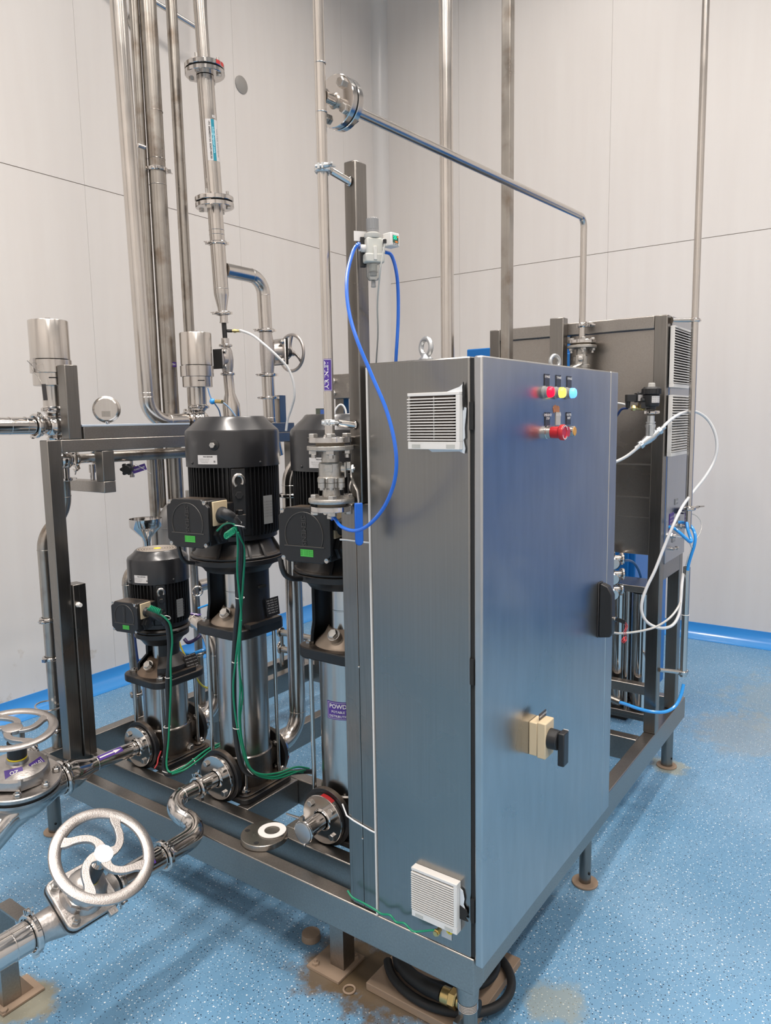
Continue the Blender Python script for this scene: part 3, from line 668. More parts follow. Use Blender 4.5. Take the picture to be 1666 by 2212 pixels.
# filter vents on the side
def filter_vent(yc, zc, hw, hh, slats, label):
    v = MB()
    d = .020
    x = -d
    v.box(x, yc-hw, zc+hh-.007, .0002, yc+hw, zc+hh).box(x, yc-hw, zc-hh, .0002, yc+hw, zc-hh+.017).box(x, yc-hw, zc-hh+.017, .0002, yc-hw+.009, zc+hh-.007).box(x+.004, yc+hw-.003, zc-hh+.017, .0002, yc+hw, zc+hh-.007)
    f = v.build('filter_vent', WHITEP, cab, bevel=.0008, label=label)
    MB().box(-.0125, yc-hw+.018, zc-hh+.017, -.004, yc+hw-.003, zc+hh-.007).build('filter_mat', simple('brown_filter'+str(int(zc*100)), (.085,.065,.055), .9), f)
    n = slats; z0 = zc-hh+.019; z1 = zc+hh-.009; st = (z1-z0)/n
    for k in range(n):
        z = z0 + st*(k+.5)
        q = MB(); yA, yB = yc-hw+.009, yc+hw+.0005
        q.add([(x-.001,yA,z-st*.40),(x-.001,yB,z-st*.40),(x-.001,yB,z-st*.10),(x-.001,yA,z-st*.10),(-.013,yA,z-st*.05),(-.013,yB,z-st*.05),(-.013,yB,z+st*.12),(-.013,yA,z+st*.12)],
              [(0,1,2,3),(7,6,5,4),(0,4,5,1),(3,2,6,7),(0,3,7,4),(1,5,6,2)])
        q.build('slat', WHITEP, f)
    MB().box(-.0165, yc-.0012, z0, -.0126, yc+.0012, z1).build('mullion', GREYP, f)
    for yy in (yc-hw+.022, yc+hw-.022):
        MB().box(x-.0006, yy-.011, zc-hh+.003, x+.0002, yy+.011, zc-hh+.011).build('embossed_tab', GREYP, f)
    return f
filter_vent(.0885, 1.590, .0665, .0620, 15, 'white plastic filter vent high on the cabinet side')
filter_vent(.098, .452, .0635, .0635, 17, 'white plastic filter vent low on the cabinet side')
# torn sealing sheet round the vents
def rag(pts, name, m, t=.002):
    mb = MB().prism((-.004,0,0), (0,-1,0), (0,0,1), [(-y, z) for y, z in pts], t if True else t)
    return mb.build(name, m, cab)
rag([(.0215,1.654),(.0215,1.668),(.030,1.662),(.044,1.658),(.06,1.653),(.0215,1.640)], 'torn_seal', SEAL)
rag([(.0215,1.62),(.013,1.617),(.0145,1.600),(.0175,1.575),(.0165,1.553),(.0205,1.548),(.016,1.530),(.018,1.519),(.03,1.5235),(.10,1.5215),(.11,1.528),(.0215,1.528)], 'torn_seal', SEAL)
rag([(.0335,.50),(.026,.496),(.022,.476),(.0245,.462),(.018,.448),(.024,.436),(.0335,.42)], 'torn_seal', SEAL)
rag([(.0330,.458),(.016,.452),(.013,.440),(.019,.432),(.0115,.425),(.0330,.424)], 'dark_seal', DARK, .004)
rag([(.0215,1.662),(.0195,1.672),(.0175,1.655),(.016,1.625),(.0195,1.612)], 'dark_seal', DARK, .004)
# earth stud, sticker
MB().box(-.0012, .060, .352, .0004, .088, .397).build('white_patch', WPAPER, cab)
e = MB().lathe((-.0016,.0655,.376), (-1,0,0), [(0,0),(0,.0095),(.0006,.0095),(.0006,0)], 28).build('earth_sticker', YELL, cab)
MB().box(-.0032, .0651, .377, -.0022, .0659, .382).box(-.0032,.0613,.3762,-.0022,.0697,.3769).box(-.0032,.0630,.3742,-.0022,.0680,.3749).box(-.0032,.0642,.3722,-.0022,.0668,.3729).build('earth_symbol', INK, e)
MB().cyl((-.0002,.093,.368), (-.022,.093,.368), .006, n=14).hexa((-.012,.093,.368), (-1,0,0), .009, .006).build('earth_stud', BRASS, cab)
# pilot lamps and buttons
YD = -.0226
def legend(x, z, rows, m=None):
    p = MB().box(x-.0145, YD-.0018, z-.019, x+.0145, YD-.0001, z+.014).build('legend_plate', m or simple('legend'+str(len(bpy.data.materials)), (.035,.037,.05), .35), cab)
    for k, r in enumerate(rows): lettering(r, .0082, planemap((x, YD-.0024, z+.007-.0085*k), (1,0,0), (0,0,1)), WINK, p, bold=.03)
    return p
for x, lens, body_, lab, nm in ((.318, EM_R, REDP, ['R PHASE'], 'red'), (.391, EM_Y, ORANGE, ['Y PHASE'], 'yellow'), (.464, EM_B, BLUEG, ['B PHASE'], 'blue')):
    p = MB().lathe((x, YD, 1.655), (0,-1,0), [(0,0),(0,.0155),(.004,.0155),(.006,.0135),(.014,.0135)], 32).build('pilot_lamp', DGREYP, cab, label='lit %s pilot lamp' % nm)
    MB().lathe((x, YD-.0135, 1.655), (0,-1,0), [(0,0),(0,.0133),(.009,.0130),(.0125,.0105),(.014,.006),(.0143,0)], 32).build('lens', lens, p)
    legend(x+.018, 1.686, lab)
legend(.342, 1.592, ['EMERGENCY','STOP']); legend(.410, 1.592, ['HOOTER'], GREYP); legend(.480, 1.592, ['HOOTER','RESET'])
p = MB().lathe((.338, YD, 1.556), (0,-1,0), [(0,0),(0,.0165),(.003,.0165),(.004,.0150),(.014,.0150),(.014,0)], 32).build('emergency_stop', POL, cab, label='red mushroom emergency stop button')
MB().lathe((.338, YD-.012, 1.556), (0,-1,0), [(0,0),(0,.0125),(.004,.0145),(.022,.0150),(.027,.0195),(.034,.0200),(.037,.0185),(.037,.015),(.0355,.0135),(.0355,0)], 40).build('mushroom_head', REDP, p)
for a0 in (20, 200):
    MB().add([tuple(V((.338+r*math.cos(math.radians(a0+14*k)), YD-.0497, 1.556+r*math.sin(math.radians(a0+14*k))))) for k in range(10) for r in (.0152,.0176)], [(2*k,2*k+1,2*k+3,2*k+2) for k in range(9)]).build('arrow_mark', WINK, p)
p = MB().lathe((.398, YD, 1.556), (0,-1,0), [(0,0),(0,.0155),(.004,.0155),(.004,0)], 32).build('beacon_lamp', POL, cab, label='unlit red beacon lamp')
MB().lathe((.398, YD-.004, 1.556), (0,-1,0), [(0,0),(0,.0145),(.018,.0145),(.024,.013),(.030,.0125),(.030,0)], 24).build('lens', REDP, p)
p = MB().lathe((.470, YD, 1.556), (0,-1,0), [(0,0),(0,.0155),(.003,.0155),(.003,.0140),(.021,.0140),(.022,.0125),(.022,0)], 32).build('push_button', POL, cab, label='chrome push button with amber cap')
MB().lathe((.470, YD-.0216, 1.556), (0,-1,0), [(0,0),(0,.0118),(.002,.0112),(.002,0)], 28).build('cap', ORANGE, p)
rs_ = [(.0,.004),(.005,.011),(.010,.010),(.012,.013),(.021,.008),(.024,.011),(.033,.008),(.034,-.004),(.033,-.011),(.028,-.008),(.016,-.007),(.010,-.004),(.004,-.008),(.002,-.003)]
MB().prism((.378, YD, 1.612), (1,0,0), (0,0,1), [(a*1.2,b_*1.0) for a,b_ in rs_], .0012).build('sticker_residue', BROWN, cab)
# main rotary switch
p = MB().box(.248, YD-.022, .745, .298, YD-.0002, .832).build('main_switch', CREAM, cab, bevel=.002, label='cream main switch with large black rotary handle')
MB().box(.246, YD-.046, .742, .300, YD-.0225, .836).build('front_frame', CREAM, p, bevel=.003)
q = MB().box(.258, YD-.0240, .8365, .300, YD-.0225, .853).build('legend_plate', simple('legend_main', (.045,.035,.035), .4), p)
lettering('MAIN SWITCH', .0068, planemap((.279, YD-.0246, .845), (1,0,0), (0,0,1)), WINK, q, bold=.02)
h = MB().lathe((.273, YD-.0465, .790), (0,-1,0), [(0,0),(0,.026),(.022,.025),(.024,.023),(.024,0)], 40).build('rotary_hub', BLACKP, p)
MB().box(.262, YD-.088, .727, .294, YD-.0706, .813).build('handle', BLACKP, p, bevel=.003)
MB().box(.2942, YD-.086, .757, .2965, YD-.073, .813).build('pointer_strip', WPAPER, p, bevel=.0005)
MB().tube(fillet([(.2965,YD-.080,.800),(.306,YD-.080,.800),(.306,YD-.080,.775),(.2965,YD-.080,.775)], .006), .0022, 8).build('padlock_loop', CREAM, p)
# swing handle at the door's free edge
h = MB().box(.735, YD-.004, .925, .772, YD-.0002, 1.095).build('handle_plate', BLACKP, cab, bevel=.002)
hh_ = MB().prism((.738, YD-.0042, .925), (0,-1,0), (0,0,1), [(0,0),(.034,.006),(.040,.02),(.038,.135),(.024,.160),(.004,.168),(0,.165)], -.030).build('swing_handle', BLACKP, cab, bevel=.003)
k_ = MB().cyl((.757, YD-.043, .985), (.757, YD-.050, .985), .0075, n=20).build('lock', POL, hh_)
MB().obox((.760, YD-.064, .982), (0,-1,-.2), (1,0,0), (0,-.2,1), .028, .003, .012).build('key', BLACKP, hh_)
mb = MB()
random.seed(3)
pts = [V((.760, YD-.073, .977)), V((.764, YD-.078, .965)), V((.757, YD-.075, .950)), V((.762, YD-.076, .938))]
mb.tube(spline(pts, 6), .0011, 6).tube(spline([q_+V((.003,-.004,.001)) for q_ in pts], 6), .0011, 6)
for i in range(5):
    c0 = V((.761+random.uniform(-.003,.003), YD-.076+random.uniform(-.003,.003), .926+random.uniform(-.006,.005)))
    mb.tube([c0+V((math.cos(t)*.006, math.sin(t*1.3+i)*.004, math.sin(t)*.007)) for t in [2*PI*k/12 for k in range(13)]], .0011, 6)
tag(mb.build('key_thread', simple('red_thread', (.60,.06,.07), .6), hh_), kind='stuff')
# ---------------------------------------------------------------- cable trunking beside the cabinet and its post
tr = thing('cable_trunking', 'narrow brushed steel cable trunking standing between the pumps and the cabinet', 'trunking', (.03, .33, ZT))
MB().box(.0092, .2845, ZT+.001, .062, .377, 1.394).build('trunk', STEELV, tr, bevel=.002)
MB().box(.006, .287, ZT+.003, .0090, .3275, 1.392).build('cover_strip', STEELV, tr, bevel=.001)
MB().box(.006, .3290, ZT+.003, .0090, .3645, 1.392).build('cover_strip', STEELV, tr, bevel=.001)
MB().box(.030, .3775, ZT+.002, .060, .386, 1.39).build('side_flange', STEELV, tr, bevel=.001)
for z in (.52, .98): MB().sphere((.0058,.3282,z), .003, n=8, m=5).build('screw', BOLT, tr)
MB().tube([(.0045,.378,1.300),(.0035,.36,1.301),(.0030,.30,1.300),(.004,.2842,1.300)], .0022, 8).build('cable_tie', WHITEH, tr)
MB().tube([(.020,.405,.585),(.006,.380,.567),(.0035,.355,.562),(.0030,.30,.553),(.004,.284,.551)], .0022, 8).build('cable_tie', WHITEH, tr)
ps = thing('pipe_post', 'upright square steel post above the trunking carrying the air pipe and regulator', 'post', (.02, .33, 1.395))
MB().box(.0005, .303, 1.3952, .044, .337, 2.185).build('post', STEELV, ps, bevel=.003)

# ---------------------------------------------------------------- pipe helpers
def clamp(c, ax, R, sd, par, m=None, w=.011, nut=True):
    """sanitary ring clamp: ring, hinge lug, screw and wing nut"""
    c, ax, sd = V(c), V(ax).normalized(), V(sd); sd = (sd-ax*sd.dot(ax)).normalized(); tn = ax.cross(sd); m = m or POL
    mb = MB().lathe(c-ax*w/2, ax, [(0,R-.004),(0,R+.002),(w*.22,R+.0045),(w*.78,R+.0045),(w,R+.002),(w,R-.004)], 36)
    mb.obox(c+sd*(R+.009), sd, tn, ax, .014, .0055, w*.85).obox(c+sd*(R+.009)+tn*.009, sd, tn, ax, .014, .0045, w*.85)
    mb.obox(c-sd*(R+.006), sd, tn, ax, .012, .012, w*.8)
    k = mb.build('tri_clamp', m, par)
    if nut:
        q = c+sd*(R+.012)
        MB().cyl(q-tn*.008, q+tn*.030, .0033, n=10).cyl(q+tn*.013, q+tn*.024, .0062, .0050, n=12).prism(q+tn*.020-ax*.002, tn, sd, [(0,.003),(.012,.013),(.016,.012),(.010,.003),(.010,-.003),(.016,-.012),(.012,-.013),(0,-.003)], -.004).build('wing_nut', m, k)
    return k
def ferrule(mb, c, ax, r, R, w=.0):       # two ferrule collars under a clamp
    c, ax = V(c), V(ax).normalized()
    mb.lathe(c-ax*.013, ax, [(0,r),(.007,r+.0005),(.009,R),(.017,R),(.019,r+.0005),(.026,r)], 32)
def weld(mb, c, ax, r): mb.torus(c, ax, r+.0001, .0012, 32, 6)
def pipe(name, label, cat, path, r, fr, m=None, group=None, welds=True, part='tube', n=24, parent=None, nf=10):
    P = fillet(path, fr, nf) if len(path) > 2 else [V(p) for p in path]
    t = parent or thing(name, label, cat, path[0], group)
    mb = MB().tube(P, r, n)
    o = mb.build(part, m or PIPE, t)
    if welds and len(path) > 2:
        wb = MB(); i = 1
        for j in range(1, len(path)-1):
            a = P[i]; b_ = P[i+nf]; weld(wb, a, (P[i]-P[i-1]), r); weld(wb, b_, (P[i+nf]-P[i+nf-1]), r); i += nf+1
        wb.build('weld_bead', m or PIPE, o, kind='stuff')
    return t
def standoff(p0, p1, r, par, m=None):
    o = MB().cyl(p0, p1, r).lathe(V(p1), V(p0)-V(p1), [(0,0),(0,r+.003),(.003,r+.0005),(.003,0)], 20).build('standoff', m or PIPE, par)
    return o
# ---------------------------------------------------------------- air inlet pipe with flanged ball valve
AX, AY = -.055, .353
t = thing('air_inlet_pipe', 'slim vertical steel pipe with a purple AIR INLET label, in front of the post', 'pipe', (AX, AY, 1.56))
MB().cyl((AX, AY, 1.560), (AX-.001, AY+.003, 3.6), .0122, n=28).build('tube', PIPE, t)
mb = MB(); 
for z in (2.28, 2.383): weld(mb, (AX,AY,z), (0,0,1), .0122)
mb.build('weld_bead', PIPE, t, kind='stuff')
MB().lathe((AX,AY,1.5435), (0,0,1), [(0,0),(0,.0515),(.001,.0525),(.0115,.0525),(.0125,.0515),(.0125,.016),(.018,.0135),(.018,0)], 48).build('flange', POL, t)
def pipe_saddle(c, sd, R, par):           # clamp ring round the air pipe with the stand-off behind it
    clamp(c, (0,0,1), R, (-.9,-.35,0), par, GALV, w=.014)
for z, pz in ((2.158, 2.140), (1.590, 1.583)):
    pipe_saddle((AX,AY,z), None, .0150, t)
    MB().cyl((AX+.018, AY-.0105, z-.001), (.0002, .322, pz), .0085, n=20).lathe((.0001,.322,pz), (-1,.4,0), [(0,0),(0,.0115),(.003,.009),(.003,0)], 20).build('standoff', POL, t)
fn = cylmap((AX,AY,1.700), (0,0,1), (-.86,-.51,0), .0126)
lb = MB().patch(fn, .0225, .0735, 10, 1).build('pipe_label', PURPLE, t)
f2 = cylmap((AX,AY,1.700), (0,0,1), (-.86,-.51,0), .0130)
lettering('AIR INLET', .0135, rot90(lambda x, y: f2(x-.002, y)), WINK, lb, bold=.025, fit=.064)
mb = MB()
for xx in (-.0100, .0100): mb.patch(lambda x, y, xx=xx: f2(x+xx, y), .0008, .071, 1, 1)
for yy in (-.0351, .0351): mb.patch(lambda x, y, yy=yy: f2(x, y+yy), .0200, .0008, 8, 1)
mb.build('label_border', WINK, lb)
v = thing('flanged_ball_valve', 'cast steel flanged ball valve with blue lever grip under the air inlet pipe', 'valve', (AX, AY, 1.47))
MB().lathe((AX,AY,1.381), (0,0,1), [(0,0),(0,.0515),(.001,.0525),(.0115,.0525),(.0125,.0515),(.0125,0)], 48).build('blind_flange', POL, v)
MB().lathe((AX,AY,1.4010), (0,0,1), [(0,.025),(0,.0540),(.0015,.0550),(.0095,.0550),(.011,.0540),(.014,.022),(.035,.020),(.036,.030),(.037,.0315),(.0475,.0315),(.0485,.030),(.0485,.0)], 48).lathe((AX,AY,1.4495), (0,0,1), [(0,0),(0,.0315),(.001,.0325),(.0100,.0325),(.012,.031),(.014,.0285),(.044,.0285),(.047,.026),(.048,.0215),(.0725,.0205),(.0760,.0545),(.0770,.0555),(.0850,.0555),(.086,.0545),(.086,.0)], 48).build('valve_body', CASTB, v)
MB().lathe((AX,AY,1.3937), (0,0,1), [(0,0),(0,.034),(.0072,.034),(.0072,0)], 36).lathe((AX,AY,1.5357), (0,0,1), [(0,0),(0,.034),(.0076,.034),(.0076,0)], 36).build('gasket', simple('gasket_tan', (.30,.25,.19), .7), v)
for a in (-150, -60, 30, 120):
    q = az(a+12, .0395, 0, (AX, AY))
    MB().hexa((q.x,q.y,1.5562), (0,0,1), .0115, .0085, .3).build('bolt', BOLT, v); MB().hexa((q.x,q.y,1.5253), (0,0,-1), .0110, .010, .3).cyl((q.x,q.y,1.5155), (q.x,q.y,1.507), .0060, n=14).build('nut', BOLT, v)
    MB().hexa((q.x,q.y,1.4122), (0,0,1), .0115, .0085, .3).build('bolt', BOLT, v); MB().hexa((q.x,q.y,1.3807), (0,0,-1), .0105, .009, .3).build('nut', BOLT, v)
for a in (-178, -140, -100):
    q = az(a, .035, 0, (AX, AY))
    MB().cyl((q.x,q.y,1.4385), (q.x,q.y,1.4495), .0095, n=18).cyl((q.x,q.y,1.4505), (q.x,q.y,1.4610), .0095, n=18).cyl((q.x,q.y,1.4385), (q.x,q.y,1.433), .0060, n=14).build('body_bolt', CASTB, v)
bd = az(-60, 1, 0); be = V((0,0,1)).cross(bd)
MB().obox(V((AX,AY,1.484))+az(-150,.0285,0), az(-60,1,0), (0,0,1), az(-150,1,0), .018, .018, .003).build('cast_mark', CASTB, v, bevel=.001)
pc = V((AX,AY,1.481))
MB().cyl(pc+bd*.02, pc+bd*.036, .012).obox(pc+bd*.037+V((0,0,-.002)), be, (0,0,1), bd, .036, .036, .0035).obox(pc+bd*.044+V((0,0,.008)), be, (0,0,1), bd, .022, .016, .010).build('stem_bracket', CASTB, v, bevel=.001)
MB().cyl(pc+bd*.036, pc+bd*.058, .0048, n=12).hexa(pc+bd*.051, bd, .0105, .005).build('stem_nut', BOLT, v)
# the flat lever: off the stem, cranked out, then down in front of the trunking
def strap(pts, wv, w_, th, mb):
    pts = [V(p) for p in pts]; wv = V(wv).normalized(); vs = []; N = len(pts)
    for i in range(N):
        tg = (pts[min(i+1,N-1)]-pts[max(i-1,0)]).normalized(); nn = tg.cross(wv).normalized()
        for a, b_ in ((-1,-1),(1,-1),(1,1),(-1,1)): vs.append(pts[i]+wv*(a*w_/2)+nn*(b_*th/2))
    fs = [(4*i+k, 4*i+(k+1)%4, 4*i+4+(k+1)%4, 4*i+4+k) for i in range(N-1) for k in range(4)] + [(3,2,1,0), tuple(4*(N-1)+k for k in range(4))]
    return mb.add(vs, fs)
lv = [pc+bd*.0495+V((0,0,.008)), pc+bd*.0495+V((0,0,-.020)), V((-.052,.286,1.447)), V((-.056,.273,1.432)), V((-.057,.2695,1.41)), V((-.057,.2710,1.315))]
lever = strap(fillet(lv, .012, 5), (be+V((0,0,0))).normalized(), .0155, .0032, MB()).build('lever', CASTB, v)
gw = V((-.70,.715,0)); gw = (V((0.73,-0.68,0))).normalized()
gp0, gp1 = V((-.0575,.2695,1.4045)), V((-.0575,.272,1.3065))
MB().prism(gp1+V((0,0,0))-gw.cross(V((0,0,1)))*-.0045, gw, (0,0,1), [(-.0095,.098)]+[(-.0095+.0 ,.008)]+[(-.0095*math.cos(PI*k/8), .008-.0095*math.sin(PI*k/8)) for k in range(1,8)]+[(.0095,.008),(.0095,.098)], .009).build('grip', BLUEG, lever, bevel=.002)
gn = gw.cross(V((0,0,1))); gn = gn if gn.dot(V((-1,-.8,0))) > 0 else -gn
for side in (1,):
    c0 = (gp0+gp1)/2+gn*.0050
    pm_ = planemap(c0+V((0,0,-.014)), gw, (0,0,1))
    lettering('D-VALVE', .0088, rotm90(lambda x, y: pm_(x+.0010, y)), LBLUE, lever, bold=.03, fit=.044)
    pm3 = planemap(c0+V((0,0,.022)), gw, (0,0,1))
    mb = MB(); arc = [(.0042*math.cos(math.radians(200+16*k)), .0042*math.sin(math.radians(200+16*k))) for k in range(9)]
    for (x0_, y0_), (x1_, y1_) in zip(arc[:-1], arc[1:]): mb.add([pm3(x0_,y0_), pm3(x1_,y1_), pm3(x1_*1.22,y1_*1.22), pm3(x0_*1.22,y0_*1.22)], [(0,1,2,3)])
    mb.patch(lambda x, y: pm3(x+.0042, y+.006), .0018, .006, 1, 1).patch(lambda x, y: pm3(x-.0032, y+.006), .0012, .0055, 1, 1)
    tag(mb.build('lever_marks', LBLUE, lever), kind='stuff')
MB().hexa((AX,AY,1.3807), (0,0,-1), .0125, .011).hexa((AX,AY,1.3695), (0,0,-1), .0118, .009, .2).build('hose_nut', BOLT, v)
# ---------------------------------------------------------------- filter regulator with its hoses
FX, FY = .0145, .268
R_ = thing('air_filter_regulator', 'white air filter regulator with clear bowl and small digital gauge on the post', 'regulator', (FX, FY, 1.98))
fu = V((.80,-.60,0)); fvv = V((-.60,-.80,0))    # width, facing
fc = V((FX, FY, 0))
MB().obox(fc+V((0,0,1.984)), fu, fvv, (0,0,1), .037, .034, .046).build('body', simple('pale_grey_green', (.55,.55,.50), .45), R_, bevel=.003)
MB().obox(fc+V((0,0,1.962)), fu, fvv, (0,0,1), .046, .038, .020).build('lower_block', simple('pale_grey_green2', (.53,.53,.49), .45), R_, bevel=.003)
MB().obox(fc+fvv*.018+V((0,0,1.972)), fu, fvv, (0,0,1), .008, .006, .030).build('front_rib', simple('pale_grey_green3', (.60,.59,.55), .45), R_, bevel=.001)
MB().lathe(fc+V((0,0,2.007)), (0,0,1), [(0,0),(0,.0185),(.003,.0195),(.010,.0195),(.012,.016),(.014,.013),(.014,0)], 32).build('lock_ring', GREYP, R_)
mb = MB().lathe(fc+V((0,0,2.020)), (0,0,1), [(0,0),(0,.0142),(.004,.0142),(.004,.0138),(.030,.0138),(.033,.0115),(.033,0)], 32)
for k in range(16): mb.obox(fc+az(22.5*k,.0138,2.039), az(22.5*k,1,0), az(22.5*k+90,1,0), (0,0,1), .001, .0022, .024)
mb.build('adjusting_knob', DGREYP, R_)
MB().lathe(fc+V((0,0,1.9515)), (0,0,-1), [(0,.0170),(.020,.0165),(.030,.0158),(.037,.011),(.039,.004),(.0385,0),(.0375,0),(.036,.009),(.029,.0142),(0,.0150)], 28).build('clear_bowl', GLASS, R_)
MB().cyl(fc+V((0,0,1.950)), fc+V((0,0,1.934)), .0095).build('filter_core', GREYP, R_); MB().lathe(fc+V((0,0,1.9335)), (0,0,-1), [(0,0),(0,.0095),(.002,.0115),(.003,.0085),(.009,.0085),(.009,0)], 20).build('baffle', DGREYP, R_)
MB().cyl(fc+V((0,0,1.9125)), fc+V((0,0,1.903)), .0050, .0054, n=16).cyl(fc+V((0,0,1.9029)), fc+V((0,0,1.8995)), .0058, n=16).build('drain', DGREYP, R_)
MB().obox(fc+V((-.014,.024,2.014)), fu, (0,0,1), fvv, .032, .022, .002).build('bracket', WHITEP, R_)
MB().obox(fc+V((-.012,.020,1.978)), fu, (0,0,1), fvv, .012, .066, .010).build('back_plate', BLACKP, R_)
gq = fc+fu*.040+fvv*.012+V((0,0,2.003))
gu, gv = V((-.156,-.988,0)), V((-.988,.156,0))
gb = MB().obox(gq, gu, gv, (0,0,1), .028, .028, .030).cyl(fc+fvv*.008+fu*.016+V((0,0,2.000)), gq, .006).build('pressure_switch', WHITEP, R_, bevel=.002)
face = gq+V((.50,-.866,0))*0
fw = V((.87,-.49,0)); fn_ = V((-.49,-.87,0))
MB().obox(gq+gu*.0145, gv*-1, (0,0,1), gu, .024, .026, .001).build('bezel', simple('pale_bezel', (.72,.70,.68), .4), gb)
dm = lambda x, y: gq+gu*.0153+gv*(-x)+V((0,0,y))
MB().patch(dm, .019, .017, 1, 1).build('display', LCD, gb)
lettering('55', .0115, lambda x, y: gq+gu*.0157+gv*(-x+.0022)*1+V((0,0,y+.003)), EM_G, gb, bold=.02)
lettering('4.86', .0052, lambda x, y: gq+gu*.0157+gv*(-x-.002)+V((0,0,y-.0055)), EM_O, gb, bold=.03)
MB().patch(lambda x, y: gq+gu*.0157+gv*(-x-.0065)+V((0,0,y+.0055)), .003, .0035, 1, 1).build('indicator', EM_O, gb)
for k in (-1,0,1): MB().obox(gq+gu*.0153+gv*(-k*.0065)+V((0,0,-.0108)), gv, (0,0,1), gu, .005, .0022, .001).build('key_pad', DGREYP, gb)
MB().obox(gq-gu*.002+gv*.0145+V((-.010,-.004,-.006)), gu, (0,0,1), gv, .006, .009, .006).build('plug', BLACKP, gb)
pL = fc-fu*.0185+V((0,0,1.985)); pR = fc+fu*.019+V((0,0,1.980))
MB().cyl(pL, pL-fu*.009, .0085).cyl(pL-fu*.009, pL-fu*.014, .0070).build('push_fitting', WHITEP, R_); MB().cyl(pR, pR+fu*.008, .0080).build('push_fitting', WHITEP, R_)
def hose(name, label, cat, P, r, m, group=None, n=10, k=8):
    t = MB().tube(spline(P, k), r, n).build(name, m, None, at=P[0]); return tag(t, label, cat, group)
HX = -.085
P = [tuple(pL-fu*.014)] + [(-0.059,0.253,1.981), (-0.077,0.256,1.960), (-0.107,0.250,1.901), (-0.129,0.231,1.834), (-0.142,0.201,1.767), (-0.140,0.164,1.688), (-0.139,0.127,1.611), (-0.137,0.108,1.534), (-0.128,0.117,1.470), (-0.114,0.154,1.410), (-0.106,0.201,1.366), (-0.095,0.251,1.345), (-0.082,0.303,1.349), (-0.066,0.337,1.366)] + [(AX,AY,1.3605)]
hose('blue_air_hose', 'blue air hose looping from the regulator down to the ball valve outlet', 'hose', P, .0042, BLUEH)
P = [tuple(pR+fu*.008)] + [(0.065,0.251,1.976), (0.076,0.245,1.937), (0.089,0.250,1.886), (0.098,0.258,1.823), (0.104,0.269,1.747), (0.136,0.296,1.682), (0.183,0.335,1.602)]
hose('blue_air_hose', 'blue air hose dropping from the regulator behind the cabinet top', 'hose', P, .0042, BLUEH)
P = [tuple(gq-gu*.002+gv*.0145+V((-.010,-.004,-.010)))] + [(0.006,0.240,1.942), (0.016,0.253,1.909), (0.041,0.277,1.862), (0.084,0.308,1.804), (0.155,0.367,1.733), (0.227,0.422,1.653)]
hose('sensor_cable', 'thin grey cable hanging from the regulator gauge', 'cable', P, .0020, GREYP)
# ---------------------------------------------------------------- slanting pipe with flanged joint, top centre, down to the rear ball valve
A1 = V((.012,.3535,2.3205)); A2 = V((.1,.350,2.323)); A4 = V((1.44,.306,2.348)); A5 = V((1.44,.306,1.886))
A4c = A4.copy()
t = thing('slanting_pipe', 'long thin slanting steel pipe with a bolted flange pair, bending down to the rear', 'pipe', A1)
dd = (A4-A1).normalized()
Pp = fillet([A1-dd*.054, A4, A5], .035, 10)
MB().tube(Pp, .0125, 24).build('tube', PIPE, t)
ff = A1
for s, o_ in ((0, -.0185), (1, .0025)):
    f = MB().lathe(ff+dd*o_, dd, [(0,.0125),(0,.0555),(.0015,.057),(.0145,.057),(.016,.0555),(.016,.0125)], 56).build('flange', POL, t)
    bolts(ff+dd*(o_ if s == 0 else o_+.016), -dd if s == 0 else dd, .041, 4, .0115, .011, BOLT, f, rot=PI/4+.12, u=(0,0,1))
MB().lathe(ff-dd*.0025, dd, [(0,0),(0,.054),(.005,.054),(.005,0)], 48).build('gasket', DARK, t)
MB().lathe(ff-dd*.0185, -dd, [(0,0),(0,.0175),(.004,.0135),(.004,0)], 28).build('weld_collar', PIPED, t)
MB().lathe((1.44,.306,1.8755), (0,0,1), [(0,0),(0,.0515),(.001,.0525),(.0115,.0525),(.0125,.0515),(.0125,.016),(.018,.0135),(.018,0)], 40).build('flange', POL, t)
fm = cylmap(ff-dd*.0115, dd, V((0,0,1)).cross(dd)*(1 if V((0,0,1)).cross(dd).y>0 else -1)+V((0,0,-.25)), .0574)
MB().patch(fm, .055, .012, 8, 1).build('paint_mark', REDM, t)

# ---------------------------------------------------------------- rear ball valve under the slanting pipe
v2 = copy_tree(v); v2.location = (1.44, .306, 1.802); v2.rotation_euler = (0, 0, math.radians(-105)); ORG[v2.name] = V((1.44,.306,1.802))
v2['label'] = 'cast steel flanged ball valve at the foot of the slanting pipe, before the panelled frame'
t = thing('pipe_standoff', 'short round stand-off holding the slanting pipe to the panelled frame', 'bracket', (1.47, .30, 1.955))
MB().cyl((1.4535, .300, 1.950), (1.4995, .288, 1.950), .0105).build('stub', POL, t)
clamp((1.44,.306,1.945), (0,0,1), .0135, (-.5,-.86,0), t, POL, w=.018)
